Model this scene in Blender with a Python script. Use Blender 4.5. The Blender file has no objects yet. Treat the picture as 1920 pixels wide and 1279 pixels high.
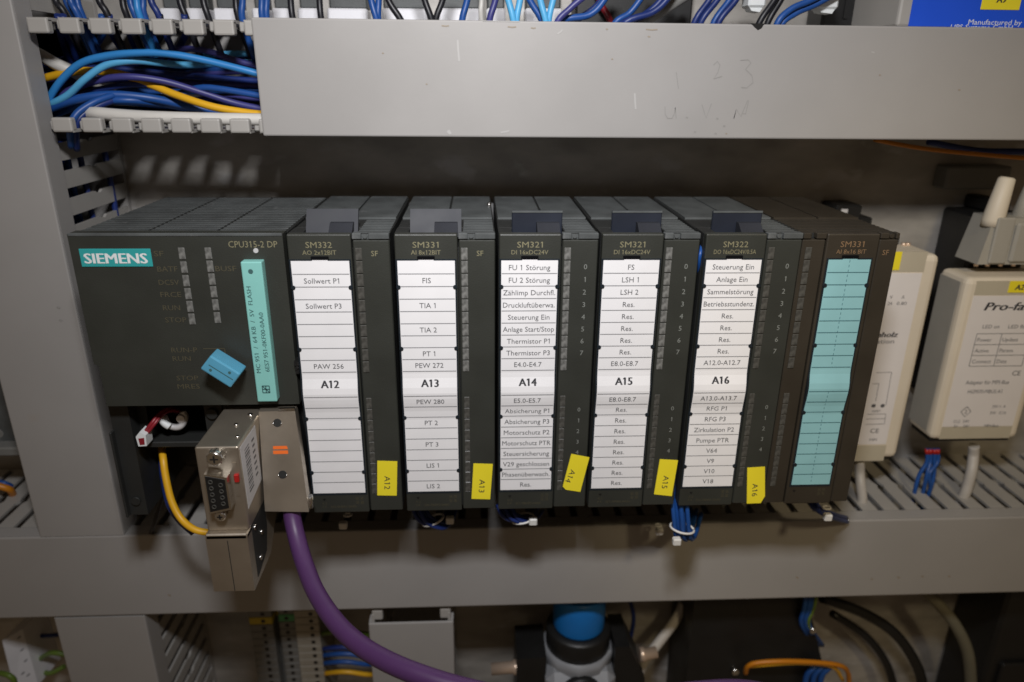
import bpy, bmesh, math, random
from mathutils import Vector, Matrix
random.seed(7)
scene = bpy.context.scene
COL = scene.collection
S = 0.001                                  # everything below is written in millimetres

# ------------------------------------------------------------------ camera
FPX, CAMP = 1342.31, Vector((153.13, -274.29, 56.83))
PITCH, YAW, ROLL = 0.353210, 0.0517832, 0.0099365
_f = Vector((math.sin(YAW)*math.cos(PITCH), math.cos(YAW)*math.cos(PITCH), -math.sin(PITCH)))
_r = Vector((math.cos(YAW), -math.sin(YAW), 0)); _u = _r.cross(_f)
_r, _u = math.cos(ROLL)*_r + math.sin(ROLL)*_u, -math.sin(ROLL)*_r + math.cos(ROLL)*_u
cam = bpy.data.cameras.new('camera'); camo = bpy.data.objects.new('camera', cam); COL.objects.link(camo)
M = Matrix((_r, _u, -_f)).transposed().to_4x4(); M.translation = CAMP*S
camo.matrix_world = M
cam.sensor_width = 36; cam.lens = FPX/1920*36; cam.clip_start = 0.01; cam.clip_end = 20
cam.dof.use_dof = True; cam.dof.focus_distance = 0.288; cam.dof.aperture_fstop = 8.0
scene.camera = camo

# ------------------------------------------------------------------ world, flash, exposure
w = bpy.data.worlds.new('World'); scene.world = w; w.use_nodes = True
bg = w.node_tree.nodes['Background']; bg.inputs[0].default_value = (1.0, 0.71, 0.44, 1); bg.inputs[1].default_value = 0.076
ld = bpy.data.lights.new('camera_flash', 'AREA'); ld.shape = 'RECTANGLE'; ld.size = 0.060; ld.size_y = 0.036
ld.energy = 0.61; ld.color = (0.985, 0.98, 1.0); ld.spread = math.radians(106)
lo = bpy.data.objects.new('camera_flash', ld); COL.objects.link(lo)
lo.location = Vector((150, -262, 224))*S
lo.rotation_euler = Vector((12, 307, -218)).to_track_quat('-Z', 'Y').to_euler()
# warm room lamp to the right of the camera; its beam ends near the middle of the lower duct
sd = bpy.data.lights.new('room_lamp', 'SPOT'); sd.energy = 5.4; sd.color = (1.0, .80, .48); sd.shadow_soft_size = .035
sd.spot_size = math.radians(22.5); sd.spot_blend = .4
so_ = bpy.data.objects.new('room_lamp', sd); COL.objects.link(so_); so_.location = Vector((400, -640, 470))*S
so_.rotation_euler = Vector((-25, 685, -568)).to_track_quat('-Z', 'Y').to_euler()
scene.view_settings.view_transform = 'Standard'; scene.view_settings.look = 'None'
scene.view_settings.exposure = 0.0; scene.view_settings.gamma = 1.0
scene.render.filter_size = 1.6
scene.cycles.filter_width = 1.6
scene.cycles.max_bounces = 8

# ------------------------------------------------------------------ helpers
def at(x, y, Y=None, X=None, Z=None):
    """point (mm) on the plane Y=, X= or Z= that the photograph shows at pixel x, y"""
    d = _r*((x-960)/FPX) - _u*((y-639.5)/FPX) + _f
    if Y is not None: t = (Y-CAMP.y)/d.y
    elif X is not None: t = (X-CAMP.x)/d.x
    else: t = (Z-CAMP.z)/d.z
    return CAMP + d*t

def spline(pts, sub=6):
    P = [Vector(p) for p in pts]
    if len(P) < 3: return P
    Q = [2*P[0]-P[1]] + P + [2*P[-1]-P[-2]]; out = []
    for i in range(1, len(Q)-2):
        a, b, c, d = Q[i-1], Q[i], Q[i+1], Q[i+2]
        for k in range(sub):
            t = k/sub
            out.append(.5*((2*b)+(c-a)*t+(2*a-5*b+4*c-d)*t*t+(3*b-a-3*c+d)*t**3))
    out.append(P[-1]); return out

_tc = {}
def raw_text(s, shear):
    cu = bpy.data.curves.new('tmp', 'FONT'); cu.body = s; cu.resolution_u = 2; cu.shear = shear
    ob = bpy.data.objects.new('tmp', cu); COL.objects.link(ob)
    dg = bpy.context.evaluated_depsgraph_get(); ev = ob.evaluated_get(dg); me = ev.to_mesh()
    vs = [(v.co.x, v.co.y) for v in me.vertices]; fs = [tuple(p.vertices) for p in me.polygons]
    ev.to_mesh_clear(); bpy.data.objects.remove(ob); bpy.data.curves.remove(cu)
    return vs, fs
def text_geo(s, bold, shear=0.0):
    k = (s, shear)
    if k in _tc: return _tc[k]
    vs, fs = raw_text(s, shear)
    for i, c in enumerate(s):              # the built-in figure one is a bare bar: give it its flag
        if c == '1':
            xr = max(v[0] for v in raw_text(s[:i+1], shear)[0]); xl = xr-.098; n = len(vs)
            vs += [(xl,.682),(xl,.575),(xl-.105,.51),(xl-.105,.60)]; fs.append((n,n+1,n+2,n+3))
    x0 = min(v[0] for v in vs); x1 = max(v[0] for v in vs)
    vs = [(v[0]-x0, v[1]) for v in vs]
    _tc[k] = (vs, fs, x1-x0); return _tc[k]
CAP = 0.70

class MB:
    def __init__(s): s.v = []; s.f = []; s.sm = []; s.mi = []
    def add(s, vs, fs, smooth=False, mi=0):
        n = len(s.v); s.v += [Vector(v) for v in vs]
        for f in fs: s.f.append(tuple(i+n for i in f)); s.sm.append(smooth); s.mi.append(mi)
        return s
    def hexa(s, c, mi=0):     # corners: bottom 4 ccw, top 4 ccw
        return s.add(c, [(3,2,1,0),(4,5,6,7),(0,1,5,4),(1,2,6,5),(2,3,7,6),(3,0,4,7)], False, mi)
    def box(s, x0, x1, y0, y1, z0, z1, b=0, seg=1, mi=0, axis=None):
        if b <= 0:
            return s.hexa([(x0,y0,z0),(x1,y0,z0),(x1,y1,z0),(x0,y1,z0),(x0,y0,z1),(x1,y0,z1),(x1,y1,z1),(x0,y1,z1)], mi)
        bm = bmesh.new(); bmesh.ops.create_cube(bm, size=1)
        for v in bm.verts: v.co = Vector((x0+(v.co.x+.5)*(x1-x0), y0+(v.co.y+.5)*(y1-y0), z0+(v.co.z+.5)*(z1-z0)))
        es = list(bm.edges)
        if axis is not None: es = [e for e in es if abs((e.verts[0].co-e.verts[1].co).normalized()[axis]) > .9]
        bmesh.ops.bevel(bm, geom=es, offset=b, segments=seg, affect='EDGES', profile=.5)
        bm.verts.index_update()
        s.add([v.co.copy() for v in bm.verts], [tuple(v.index for v in f.verts) for f in bm.faces], False, mi); bm.free(); return s
    def prism(s, poly, d0, d1, ax, mi=0):   # polygon in the two other axes, extruded along ax
        def P(a, b, d): return {0: (d,a,b), 1: (a,d,b), 2: (a,b,d)}[ax]
        n = len(poly); vs = [P(a,b,d0) for a,b in poly]+[P(a,b,d1) for a,b in poly]
        return s.add(vs, [tuple(range(n))[::-1], tuple(range(n,2*n))]+[(i,(i+1)%n,n+(i+1)%n,n+i) for i in range(n)], False, mi)
    def tube(s, pts, r, n=8, mi=0, caps=True):
        P = [Vector(p) for p in pts]; m = len(P); vs = []; up = Vector((0.13,0.31,0.94))
        R = r if isinstance(r, (list, tuple)) else [r]*m
        T0 = (P[1]-P[0]).normalized(); N = T0.cross(up).normalized()
        for i in range(m):
            T = (P[min(i+1,m-1)]-P[max(i-1,0)]).normalized()
            N = (N-T*N.dot(T)).normalized(); B = T.cross(N)
            for k in range(n):
                a = 2*math.pi*k/n; vs.append(P[i]+(N*math.cos(a)+B*math.sin(a))*R[i])
        fs = [(i*n+k, i*n+(k+1)%n, (i+1)*n+(k+1)%n, (i+1)*n+k) for i in range(m-1) for k in range(n)]
        s.add(vs, fs, True, mi)
        if caps:
            b = len(s.v)-m*n
            for f in (tuple(b+k for k in range(n))[::-1], tuple(b+(m-1)*n+k for k in range(n))):
                s.f.append(f); s.sm.append(False); s.mi.append(mi)
        return s
    def cyl(s, p0, p1, r, n=16, r2=None, mi=0):
        return s.tube([p0, p1], [r, r if r2 is None else r2], n, mi)
    def text(s, t, o, ex, ez, h, width=None, align='C', bold=False, mi=0, shear=0.0, warp=None, maxw=None):
        if not t.strip(): return s
        vs, fs, wd = text_geo(t, bold, shear); k = h/CAP; kx = k
        if width: kx = width/wd
        if maxw and wd*kx > maxw: kx = maxw/wd
        off = {'L': 0, 'C': -wd*kx/2, 'R': -wd*kx}[align]
        o = Vector(o); ex = Vector(ex).normalized(); ez = Vector(ez).normalized()
        nn = ex.cross(ez)
        for q, dx in enumerate((0,) if not bold else (-.055*h, 0, .055*h)):
            out = [o+ex*(x*kx+off+dx)+ez*(y*k) for x, y in vs]
            if warp: out = [warp(p) for p in out]
            s.add([p+nn*(.02*q) for p in out], fs, False, mi)
        return s
    def stroke(s, pts, wd, nrm=(0,-1,0), mi=0):   # flat pen line
        P = [Vector(p) for p in pts]; nrm = Vector(nrm); vs = []
        for i in range(len(P)):
            T = (P[min(i+1,len(P)-1)]-P[max(i-1,0)]).normalized(); B = T.cross(nrm).normalized()*wd/2
            vs += [P[i]-B, P[i]+B]
        return s.add(vs, [(2*i,2*i+1,2*i+3,2*i+2) for i in range(len(P)-1)], False, mi)
    def mesh(s, name, mats, o=Vector((0,0,0))):
        me = bpy.data.meshes.new(name)
        me.from_pydata([((v-o)*S)[:] for v in s.v], [], s.f)
        for m in (mats if isinstance(mats, (list, tuple)) else [mats]): me.materials.append(m)
        me.polygons.foreach_set('use_smooth', s.sm); me.polygons.foreach_set('material_index', s.mi)
        bm = bmesh.new(); bm.from_mesh(me); bmesh.ops.recalc_face_normals(bm, faces=bm.faces); bm.to_mesh(me); bm.free()
        return me

ORG = {}
def meta(o, label=None, cat=None, group=None, kind=None):
    if label: o['label'] = label
    if cat: o['category'] = cat
    if group: o['group'] = group
    if kind: o['kind'] = kind
    return o
def thing(name, label, cat, loc, group=None):
    o = bpy.data.objects.new(name, None); o.empty_display_size = .005; COL.objects.link(o)
    o.location = Vector(loc)*S; ORG[o] = Vector(loc); return meta(o, label, cat, group)
def part(name, mb, mat, parent, label=None, kind=None, org=None):
    po = ORG[parent]; o0 = po if org is None else Vector(org)
    o = bpy.data.objects.new(name, mb.mesh(name, mat, o0)); COL.objects.link(o); o.parent = parent
    o.location = (o0-po)*S; ORG[o] = o0; return meta(o, label, kind=kind)
def single(name, mb, mat, label, cat, group=None, kind=None):
    xs = [v.x for v in mb.v]; ys = [v.y for v in mb.v]; zs = [v.z for v in mb.v]
    o0 = Vector(((min(xs)+max(xs))/2, (min(ys)+max(ys))/2, min(zs)))
    o = bpy.data.objects.new(name, mb.mesh(name, mat, o0)); COL.objects.link(o); o.location = o0*S; ORG[o] = o0
    return meta(o, label, cat, group, kind)
def again(src, parent, org, name=None, rot=None):   # another piece sharing the mesh of src
    o = src.copy(); COL.objects.link(o); o.parent = parent; o.location = (Vector(org)-ORG[parent])*S; ORG[o] = Vector(org)
    if rot: o.rotation_euler = rot
    if name: o.name = name
    return o

# ------------------------------------------------------------------ materials
def mat(name, col, rough=.5, metal=0, var=.0, scale=60, bump=0.0, bscale=900, spec=.5, stretch=None, dirt=None, coat=0):
    m = bpy.data.materials.new(name); m.use_nodes = True; nt = m.node_tree; b = nt.nodes['Principled BSDF']
    b.inputs['Roughness'].default_value = rough; b.inputs['Metallic'].default_value = metal
    b.inputs['Specular IOR Level'].default_value = spec; b.inputs['Base Color'].default_value = (*col, 1)
    if coat: b.inputs['Coat Weight'].default_value = coat
    tc = nt.nodes.new('ShaderNodeTexCoord'); src = tc.outputs['Object']
    if stretch:
        mp = nt.nodes.new('ShaderNodeMapping'); mp.inputs['Scale'].default_value = stretch; nt.links.new(src, mp.inputs[0]); src = mp.outputs[0]
    if var:
        n = nt.nodes.new('ShaderNodeTexNoise'); n.inputs['Scale'].default_value = scale; n.inputs['Detail'].default_value = 5
        nt.links.new(src, n.inputs['Vector'])
        mr = nt.nodes.new('ShaderNodeMapRange'); mr.inputs[1].default_value = .3; mr.inputs[2].default_value = .7
        mr.inputs[3].default_value = 1-var; mr.inputs[4].default_value = 1+var
        nt.links.new(n.outputs['Fac'], mr.inputs[0])
        mx = nt.nodes.new('ShaderNodeMix'); mx.data_type = 'RGBA'; mx.blend_type = 'MULTIPLY'; mx.inputs[0].default_value = 1
        mx.inputs[6].default_value = (*col, 1); nt.links.new(mr.outputs[0], mx.inputs[7]); last = mx.outputs[2]
        if dirt:
            n2 = nt.nodes.new('ShaderNodeTexNoise'); n2.inputs['Scale'].default_value = dirt[0]; n2.inputs['Detail'].default_value = 6
            nt.links.new(src, n2.inputs['Vector'])
            r2 = nt.nodes.new('ShaderNodeMapRange'); r2.inputs[1].default_value = dirt[1]; r2.inputs[2].default_value = dirt[1]+.08
            nt.links.new(n2.outputs['Fac'], r2.inputs[0])
            m2 = nt.nodes.new('ShaderNodeMix'); m2.data_type = 'RGBA'; m2.inputs[7].default_value = (*dirt[2], 1)
            nt.links.new(r2.outputs[0], m2.inputs[0]); nt.links.new(last, m2.inputs[6]); last = m2.outputs[2]
        nt.links.new(last, b.inputs['Base Color'])
        ra = nt.nodes.new('ShaderNodeMapRange'); ra.inputs[3].default_value = max(.05, rough-.08); ra.inputs[4].default_value = min(1, rough+.1)
        nt.links.new(n.outputs['Fac'], ra.inputs[0]); nt.links.new(ra.outputs[0], b.inputs['Roughness'])
    if bump:
        n3 = nt.nodes.new('ShaderNodeTexNoise'); n3.inputs['Scale'].default_value = bscale; n3.inputs['Detail'].default_value = 2
        nt.links.new(src, n3.inputs['Vector'])
        bp = nt.nodes.new('ShaderNodeBump'); bp.inputs['Strength'].default_value = bump; bp.inputs['Distance'].default_value = .0003
        nt.links.new(n3.outputs['Fac'], bp.inputs['Height']); nt.links.new(bp.outputs[0], b.inputs['Normal'])
    return m
PVC = mat('duct_grey_pvc', (.355,.342,.328), .42, var=.035, scale=25, bump=.05, bscale=350, dirt=(55, .70, (.36,.335,.31)))
PVCF = mat('finger_grey_pvc', (.39,.375,.35), .45, var=.05, scale=40)
ANTH = mat('anthracite_plastic', (.033,.035,.029), .48, var=.10, scale=50, bump=.18, bscale=2200)
ANTH2 = mat('anthracite_plastic_dark', (.022,.023,.022), .5, var=.12, scale=60, bump=.15, bscale=2200)
ANTHT = mat('anthracite_plastic_dust_sheen', (.085,.092,.092), .5, var=.24, scale=90, bump=.2, bscale=1500, dirt=(160,.64,(.15,.155,.155)))  # paler for dust and for the sheen the tops catch, both in the colour
ANTHW = mat('anthracite_plastic_warm_lit', (.038,.031,.022), .46, var=.12, scale=50, bump=.18, bscale=2200)  # anthracite with the warm cast of the light put into the colour
SLATE = mat('slate_blue_plastic', (.018,.020,.027), .6, var=.12, scale=80)
SLATED = mat('slate_blue_plastic_dark', (.018,.022,.034), .4, var=.12, scale=80)
NAVY = mat('label_window_edge', (.014,.020,.026), .3, var=.1)
SLOTSHADE = mat('slot_shade_black', (.004,.004,.005), .9, spec=.1)
BLACK = mat('black_plastic', (.010,.010,.010), .45, var=.15, scale=70)
PAPER = mat('white_label_paper', (.87,.86,.865), .65, var=.025, scale=70)
TPAPER = mat('turquoise_label_paper', (.29,.57,.61), .6, var=.05, scale=70)
INK = mat('label_ink', (.10,.10,.105), .7)
INKB = mat('label_ink_bold', (.035,.035,.04), .7)
RULE = mat('label_rule_grey', (.27,.27,.28), .7)
TRULE = mat('label_rule_petrol', (.05,.15,.18), .7)
GOLD = mat('print_olive', (.24,.22,.13), .6)
GOLDD = mat('print_olive_dull', (.085,.075,.045), .6)
GREYP = mat('print_grey', (.23,.24,.22), .6)
TAN = mat('print_tan', (.24,.15,.08), .6)
LEDM = mat('led_window_grey', (.16,.16,.15), .3, var=.65, scale=520)
LEDD = mat('led_window_smoked', (.070,.068,.060), .35, var=.5, scale=420)
YEL = mat('yellow_sticker', (.93,.78,.03), .5, var=.03)
TEAL = mat('teal_plate', (.035,.37,.37), .4, var=.03)
WHT = mat('white_print', (.82,.85,.85), .5)
CARD = mat('turquoise_plastic', (.26,.60,.55), .42, var=.04, scale=90)
CARDP = mat('card_print', (.05,.13,.13), .6)
KEYB = mat('light_blue_plastic', (.10,.36,.53), .4, var=.05, scale=120)
NICK = mat('nickel_plated_zinc', (.50,.44,.36), .38, metal=.85, var=.08, scale=60, bump=.08, bscale=700)
STEEL = mat('bright_steel', (.75,.74,.72), .22, metal=1, var=.06)
BRASS = mat('brass', (.80,.62,.48), .35, metal=.6, var=.08)
ORNG = mat('orange_mark', (.85,.16,.02), .5)
RED = mat('red_plastic', (.42,.015,.012), .4)
REDW = mat('red_wire', (.26,.015,.025), .4)
STICK = mat('grey_sticker', (.55,.54,.54), .55, var=.04)
BEIGE = mat('beige_plastic', (.74,.66,.53), .5, var=.03, scale=50, bump=.05)
BEIGED = mat('beige_plastic_band', (.52,.47,.36), .5, var=.03)
BEIGEG = mat('grey_beige_plastic', (.40,.38,.33), .5, var=.04)
LABEL = mat('device_sticker', (.80,.76,.74), .5, var=.02)
PURP = mat('purple_cable_jacket', (.085,.032,.118), .42, var=.06, scale=80)
CABW = mat('white_cable_jacket', (.62,.60,.56), .45, var=.05)
CABG = mat('grey_cable_jacket', (.50,.47,.43), .45, var=.05)
W_LB = mat('light_blue_wire', (.03,.23,.58), .43, var=.08)
W_CY = mat('cyan_wire', (.10,.42,.72), .43, var=.06)
W_BL = mat('blue_wire', (.012,.075,.30), .43, var=.12)
W_DB = mat('dark_blue_wire', (.012,.03,.16), .43, var=.15)
W_NV = mat('violet_navy_wire', (.045,.045,.20), .43, var=.12)
W_YE = mat('yellow_wire', (.78,.42,.015), .43, var=.06)
W_OR = mat('orange_wire', (.62,.22,.01), .4, var=.06)
W_BK = mat('black_wire', (.010,.010,.014), .43, var=.15)
W_GY = mat('green_yellow_wire', (.13,.21,.03), .4, var=.1)
TIE = mat('cable_tie_nylon', (.72,.71,.68), .4, var=.05)
PLATE = mat('galvanised_plate', (.40,.38,.35), .5, metal=.25, var=.26, scale=30, bump=.15, bscale=260, stretch=(1,1,2.2), dirt=(34,.58,(.50,.49,.48)))
RAIL = mat('aluminium_rail', (.40,.40,.40), .4, metal=.8, var=.1, stretch=(3,60,60))
BLUE = mat('blue_sticker', (.014,.095,.72), .45, var=.02)
VALB = mat('blue_knob', (.008,.16,.50), .4, var=.06)
VALG = mat('grey_diecast', (.30,.31,.33), .45, var=.08)
TERM = mat('terminal_grey', (.20,.20,.19), .5, var=.06)
TERMB = mat('terminal_beige', (.40,.37,.31), .5, var=.06)
TERMY = mat('terminal_yellow', (.55,.42,.03), .5)
TERMG = mat('terminal_green', (.10,.38,.16), .5)
WHITEB = mat('white_housing', (.88,.88,.92), .4, var=.03)
PENCIL = mat('pencil', (.29,.28,.265), .7)
SCUFF = mat('pale_scuff', (.44,.43,.415), .6)
SMUT = mat('brown_smudge', (.30,.25,.19), .6)

def wire(pts, r, m, label, name='wire', cat='wire', group=None, n=8, sub=6):
    P = []
    for p in pts:
        P.append(Vector(p[1]) if p[0] == 'w' else at(p[0], p[1], Y=p[2]))
    b = MB(); b.tube(spline(P, sub), r, n); return single(name, b, m, label, cat, group)

# ------------------------------------------------------------------ back plate (setting)
YD, YP = 45.0, 118.0
b = MB(); b.box(-330, 640, YP, YP+3, -520, 330)
single('mounting_plate', b, PLATE, None, None, kind='structure')

# ------------------------------------------------------------------ cable ducts
PITCHF = 12.2
def finger_mb(length, neck=True):     # lies in XY, tip at y=0, root at y=length, top face z=0, lip hangs down
    m = MB(); h = 4.15; n = length*.42
    m.prism([(-h,1.0),(h,1.0),(h,n),(h+1.1,n+2),(h+1.1,n+5),(h,n+7),(h,length),(-h,length),(-h,n+7),(-h+1.1,n+5),(-h+1.1,n+2),(-h,n)], -1.3, 0, 2)
    m.box(-h, h, 0, 4.2, -6.0, -.1, b=.8, seg=2)
    m.box(h+.5, h+3.6, 5.5, 9, -4.4, -.6, b=.5)
    return m
def flat_finger_mb(length):
    m = MB(); h = 4.2; n = length*.38
    m.prism([(-h,0),(h,0),(h,n),(h+1.2,n+2.5),(h,n+7),(h,length),(-h,length),(-h,n+7),(-h+1.2,n+2.5),(-h,n)], -1.4, 0, 2)
    return m

# --- upper duct
UX0, UX1 = -60, 560
du = thing('cable_duct', 'upper grey slotted cable duct with open left end full of blue wires', 'cable duct', (220, YP, 34))
b = MB(); b.box(UX0, UX1, YP-3.2, YP-.2, 35.5, 76.5); part('channel_base', b, PVC, du)
ft = part('finger', finger_mb(YP-3.2-47), PVCF, du, org=(0,0,0)); bpy.data.objects.remove(ft.copy())
x0f = at(205/2.975, 44, Y=47).x
xs = [x0f + PITCHF*i for i in range(-8, 40)]
zt = 77.6; zb = 33.2
me_f = ft.data
first = True
for i, x in enumerate(xs):
    if x < -26: continue
    if first:
        ft.location = (Vector((x,47,zt))-ORG[du])*S; ORG[ft] = Vector((x,47,zt)); first = False
    else: again(ft, du, (x,47,zt))
x0b = at(345/2.975, 238, Y=47).x
for i in range(-3, 40):
    x = x0b + PITCHF*i
    if x < -26: continue
    again(ft, du, (x,47,zb), rot=(0, math.pi, 0))
cv = MB()
cx0 = at(481, 140, Y=YD).x
cv.box(cx0, UX1, YD, YD+1.6, 32.4, 78.4, b=.7, seg=2)
cv.box(cx0+.1, UX1, YD+1.5, YD+9, 77.2, 78.3)
cv.box(cx0+.1, UX1, YD+1.5, YD+9, 32.5, 33.6)
cov = part('duct_cover', cv, PVC, du)
pm = MB(); yy = YD-.12
def px_stroke(pts, wd=.34, Y=yy, mb=None, mi=0):
    (mb or pm).stroke([at(x, y, Y=Y) for x, y in pts], wd, mi=mi)
for st in ([(1268,135),(1272,166)], [(1338,122),(1345,115),(1350,122),(1346,136),(1338,148),(1354,143)], [(1388,113),(1403,112),(1408,118),(1398,130),(1410,142),(1412,155),(1400,165),(1390,164)],
           [(1247,200),(1247,214),(1252,222),(1260,222),(1265,212),(1266,202),(1268,222)], [(1316,196),(1324,222),(1334,194)], [(1376,222),(1381,205),(1389,219),(1402,188)], [(1380,206),(1376,222)],
           [(1392,212),(1398,214),(1404,188)]):
    px_stroke(st)
for x, y in ((1288,220),(1345,222),(1303,247),(1342,250),(1358,236)): px_stroke([(x-2,y),(x+2,y+1)], .7)
part('pencil_writing', pm, PENCIL, cov)
for x, y, l, wd, dx in ((858,95,40,.9,3),(840,248,7,1.6,5),(1055,60,8,.7,-10),(955,247,3,.8,-16),(1634,98,2,.7,6),(1190,190,30,.9,2),(905,40,1,.4,70)):
    sc = MB(); px_stroke([(x,y-l/2),(x+dx*.4,y),(x+dx,y+l/2)], wd*.8, mb=sc); part('scuff_mark', sc, SCUFF, cov)
for x, y, l in ((835,48,14),(960,50,16),(1000,52,9),(1222,55,22),(1217,68,5),(800,157,3),(1148,110,3),(718,99,3),(1138,54,4),(1362,250,3),(1799,168,4),(1650,140,3)):
    sm = MB(); px_stroke([(x-l/2,y),(x,y+1.2),(x+l/2,y+.4)], .5, mb=sm); part('stain', sm, SMUT, cov)
nk = MB(); c = at(1421, 50, Y=YD-.1); nk.prism([(c.x-3.0,c.z+1.2),(c.x-1.5,c.z-.2),(c.x+.2,c.z-1.4),(c.x+1.7,c.z-.6),(c.x+2.6,c.z+1.2)], YD-.1, YD+9.3, 1)
part('edge_nick', nk, BLACK, cov)

# --- lower duct
LZ0, LZ1 = -216.0, -166.2
dl = thing('cable_duct', 'lower grey cable duct crossing below the module row with slots on top', 'cable duct', (150, YP, LZ0))
b = MB(); b.box(-330, 640, YP-3.2, YP-.2, LZ0, LZ1-1.5); b.box(-330, 640, 48, YP-3.3, LZ0, LZ0+1.4); part('channel_base', b, PVC, dl)
cv = MB(); cv.box(-330, 640, YD, YD+1.6, LZ0-.4, LZ1+.4, b=.8, seg=2)
cv.box(-330, 640, YD+1.5, YD+9, LZ1-.8, LZ1+.3); cv.box(-330, 640, YD+1.5, YD+9, LZ0-.3, LZ0+.8)
lcov = part('duct_cover', cv, PVC, dl)
lf = None
xl = at(1590, 965, Y=55).x
for i in range(-42, 16):
    x = xl + PITCHF*i
    if lf is None: lf = part('finger', MB().add([v+Vector((x,55,LZ1)) for v in flat_finger_mb(YP-3.3-55).v], flat_finger_mb(YP-3.3-55).f), PVCF, dl, org=(x,55,LZ1))
    else: again(lf, dl, (x,55,LZ1))
for x, y, l in ((1495,1082,5),(1685,1082,5),(1730,1080,4),(1780,1080,4),(318,1115,6),(1635,1085,3),(410,1060,3)):
    sm = MB(); sm.stroke([at(x-l/2,y,Y=YD-.1), at(x,y+1,Y=YD-.1), at(x+l/3,y+l/2,Y=YD-.1)], .9); part('stain', sm, SMUT, lcov)

# --- vertical duct, upper and lower piece
def vfinger_mb(length):   # lies in YZ: tip y=0, root y=length; outer face x=0
    m = MB(); h = 3.8; n = length*.5
    m.prism([(0,-h),(length,-h),(length,h),(n+7,h),(n+5,h-1.2),(n+2,h-1.2),(n,h),(0,h)], -1.4, 0, 0)
    return m
def vduct(name, label, xl, xr, z0, z1, phase):
    t = thing(name, label, 'cable duct', ((xl+xr)/2, YP, z0))
    b = MB(); b.box(xl+1, xr-1.5, YP-3.2, YP-.2, z0, z1); b.box(xl+.5, xl+1.8, YD+10, YP-3.3, z0, z1); part('channel_base', b, PVC, t)
    c = MB(); c.box(xl, xr, YD+.05, YD+1.6, z0, z1, b=.7, seg=2, axis=2)
    c.box(xr-1.6, xr-.1, YD+1.5, YD+13, z0, z1); c.box(xl+.1, xl+1.6, YD+1.5, YD+10, z0, z1)
    co = part('duct_cover', c, PVC, t)
    f = None; z = phase
    while z > z0+5: z -= PITCHF
    z += PITCHF
    while z < z1-3:
        if 30 < z < 81: z += PITCHF; continue          # cut away where the upper duct joins
        if f is None:
            q = vfinger_mb(YP-3.3-(YD+9)); f = part('finger', MB().add([v+Vector((xr-1.7,YD+9,z)) for v in q.v], q.f), PVCF, t, org=(xr-1.7,YD+9,z))
        else: again(f, t, (xr-1.7,YD+9,z))
        z += PITCHF
    return t, co
PXL, PXR = at(0,720,Y=YD).x, at(111,430,Y=YD).x
vt, vco = vduct('cable_duct', 'wide grey vertical duct running up the left edge of the picture', PXL, PXR, LZ1+.7, 190, at(123,312,X=PXR).z+PITCHF/2)
for x, y in ((110,577),(114,601)):
    sm = MB(); sm.stroke([at(x-3,y-2,Y=YD-.1), at(x,y+1,Y=YD-.1), at(x+2,y-1,Y=YD-.1)], 1.0); part('stain', sm, PENCIL, vco)
G4 = 'wires inside the left vertical duct'
for i in range(11):
    xx = -64+3.1*i; yy_ = random.uniform(62, 106)
    wire([('w',(xx,yy_,-160)),('w',(xx+random.uniform(-3,3),yy_+random.uniform(-4,4),-80)),('w',(xx+random.uniform(-3,3),yy_+random.uniform(-4,4),-10)),('w',(xx,yy_,26))], 1.4, (W_DB,W_DB,W_BL)[i%3], 'dark wire running up inside the left vertical duct', group=G4)
bl, br = at(100,1158,Y=YD).x, at(270,1152,Y=YD).x
vduct('cable_duct', 'grey vertical duct continuing below the lower duct at left', bl, br, -470, LZ0-1.4, -240)
gl, gr = at(690,1160,Y=YD).x, at(850,1160,Y=YD).x
gt = thing('cable_duct', 'short grey vertical duct with open top between purple cable and blue knob', 'cable duct', ((gl+gr)/2, YP, -470))
b = MB(); b.box(gl+1, gr-1, YP-3.2, YP-.2, -470, -222); part('channel_base', b, PVC, gt)
b = MB(); b.box(gl, gr, YD+.05, YD+1.6, -470, -226.5, b=.7, seg=2); b.box(gl+.1, gl+1.6, YD+1.5, YD+10, -470, -226.6); b.box(gr-1.6, gr-.1, YD+1.5, YD+10, -470, -226.6)
part('duct_cover', b, PVC, gt)
f = None
for sx, xx in ((1, gr-1.7), (-1, gl+1.7)):
    for i in range(20):
        z = -226 - PITCHF*i
        q = vfinger_mb(YP-3.3-(YD+2))
        if f is None: f = part('finger', MB().add([v+Vector((xx,YD+2,z)) for v in q.v], q.f), PVCF, gt, org=(xx,YD+2,z))
        else: again(f, gt, (xx + (1.4 if sx < 0 else 0), YD+2, z))
for xx in (gl+1.7, gr-7.5):     # the rounded finger tips standing above the cover
    b = MB(); b.box(xx, xx+6, YD+2.5, YD+7, -226.4, -219.6, b=.9, seg=2); part('finger_tip', b, PVCF, gt)

# ------------------------------------------------------------------ module rail
rl = thing('mounting_rail', 'aluminium profile rail behind the row of dark modules', 'rail', (160, YP, -122))
b = MB(); b.box(-6, 326, 93, 97, -122, -4, b=.5); b.box(-6, 326, 97, YP-.2, -30, -26); b.box(-6, 326, 97, YP-.2, -100, -96); part('rail_profile', b, RAIL, rl)
b = MB()
for x in (20, 300): b.cyl((x,90,-9), (x,93.2,-9), 4, 12)
part('screw_head', b, STEEL, rl, kind='stuff')

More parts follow.
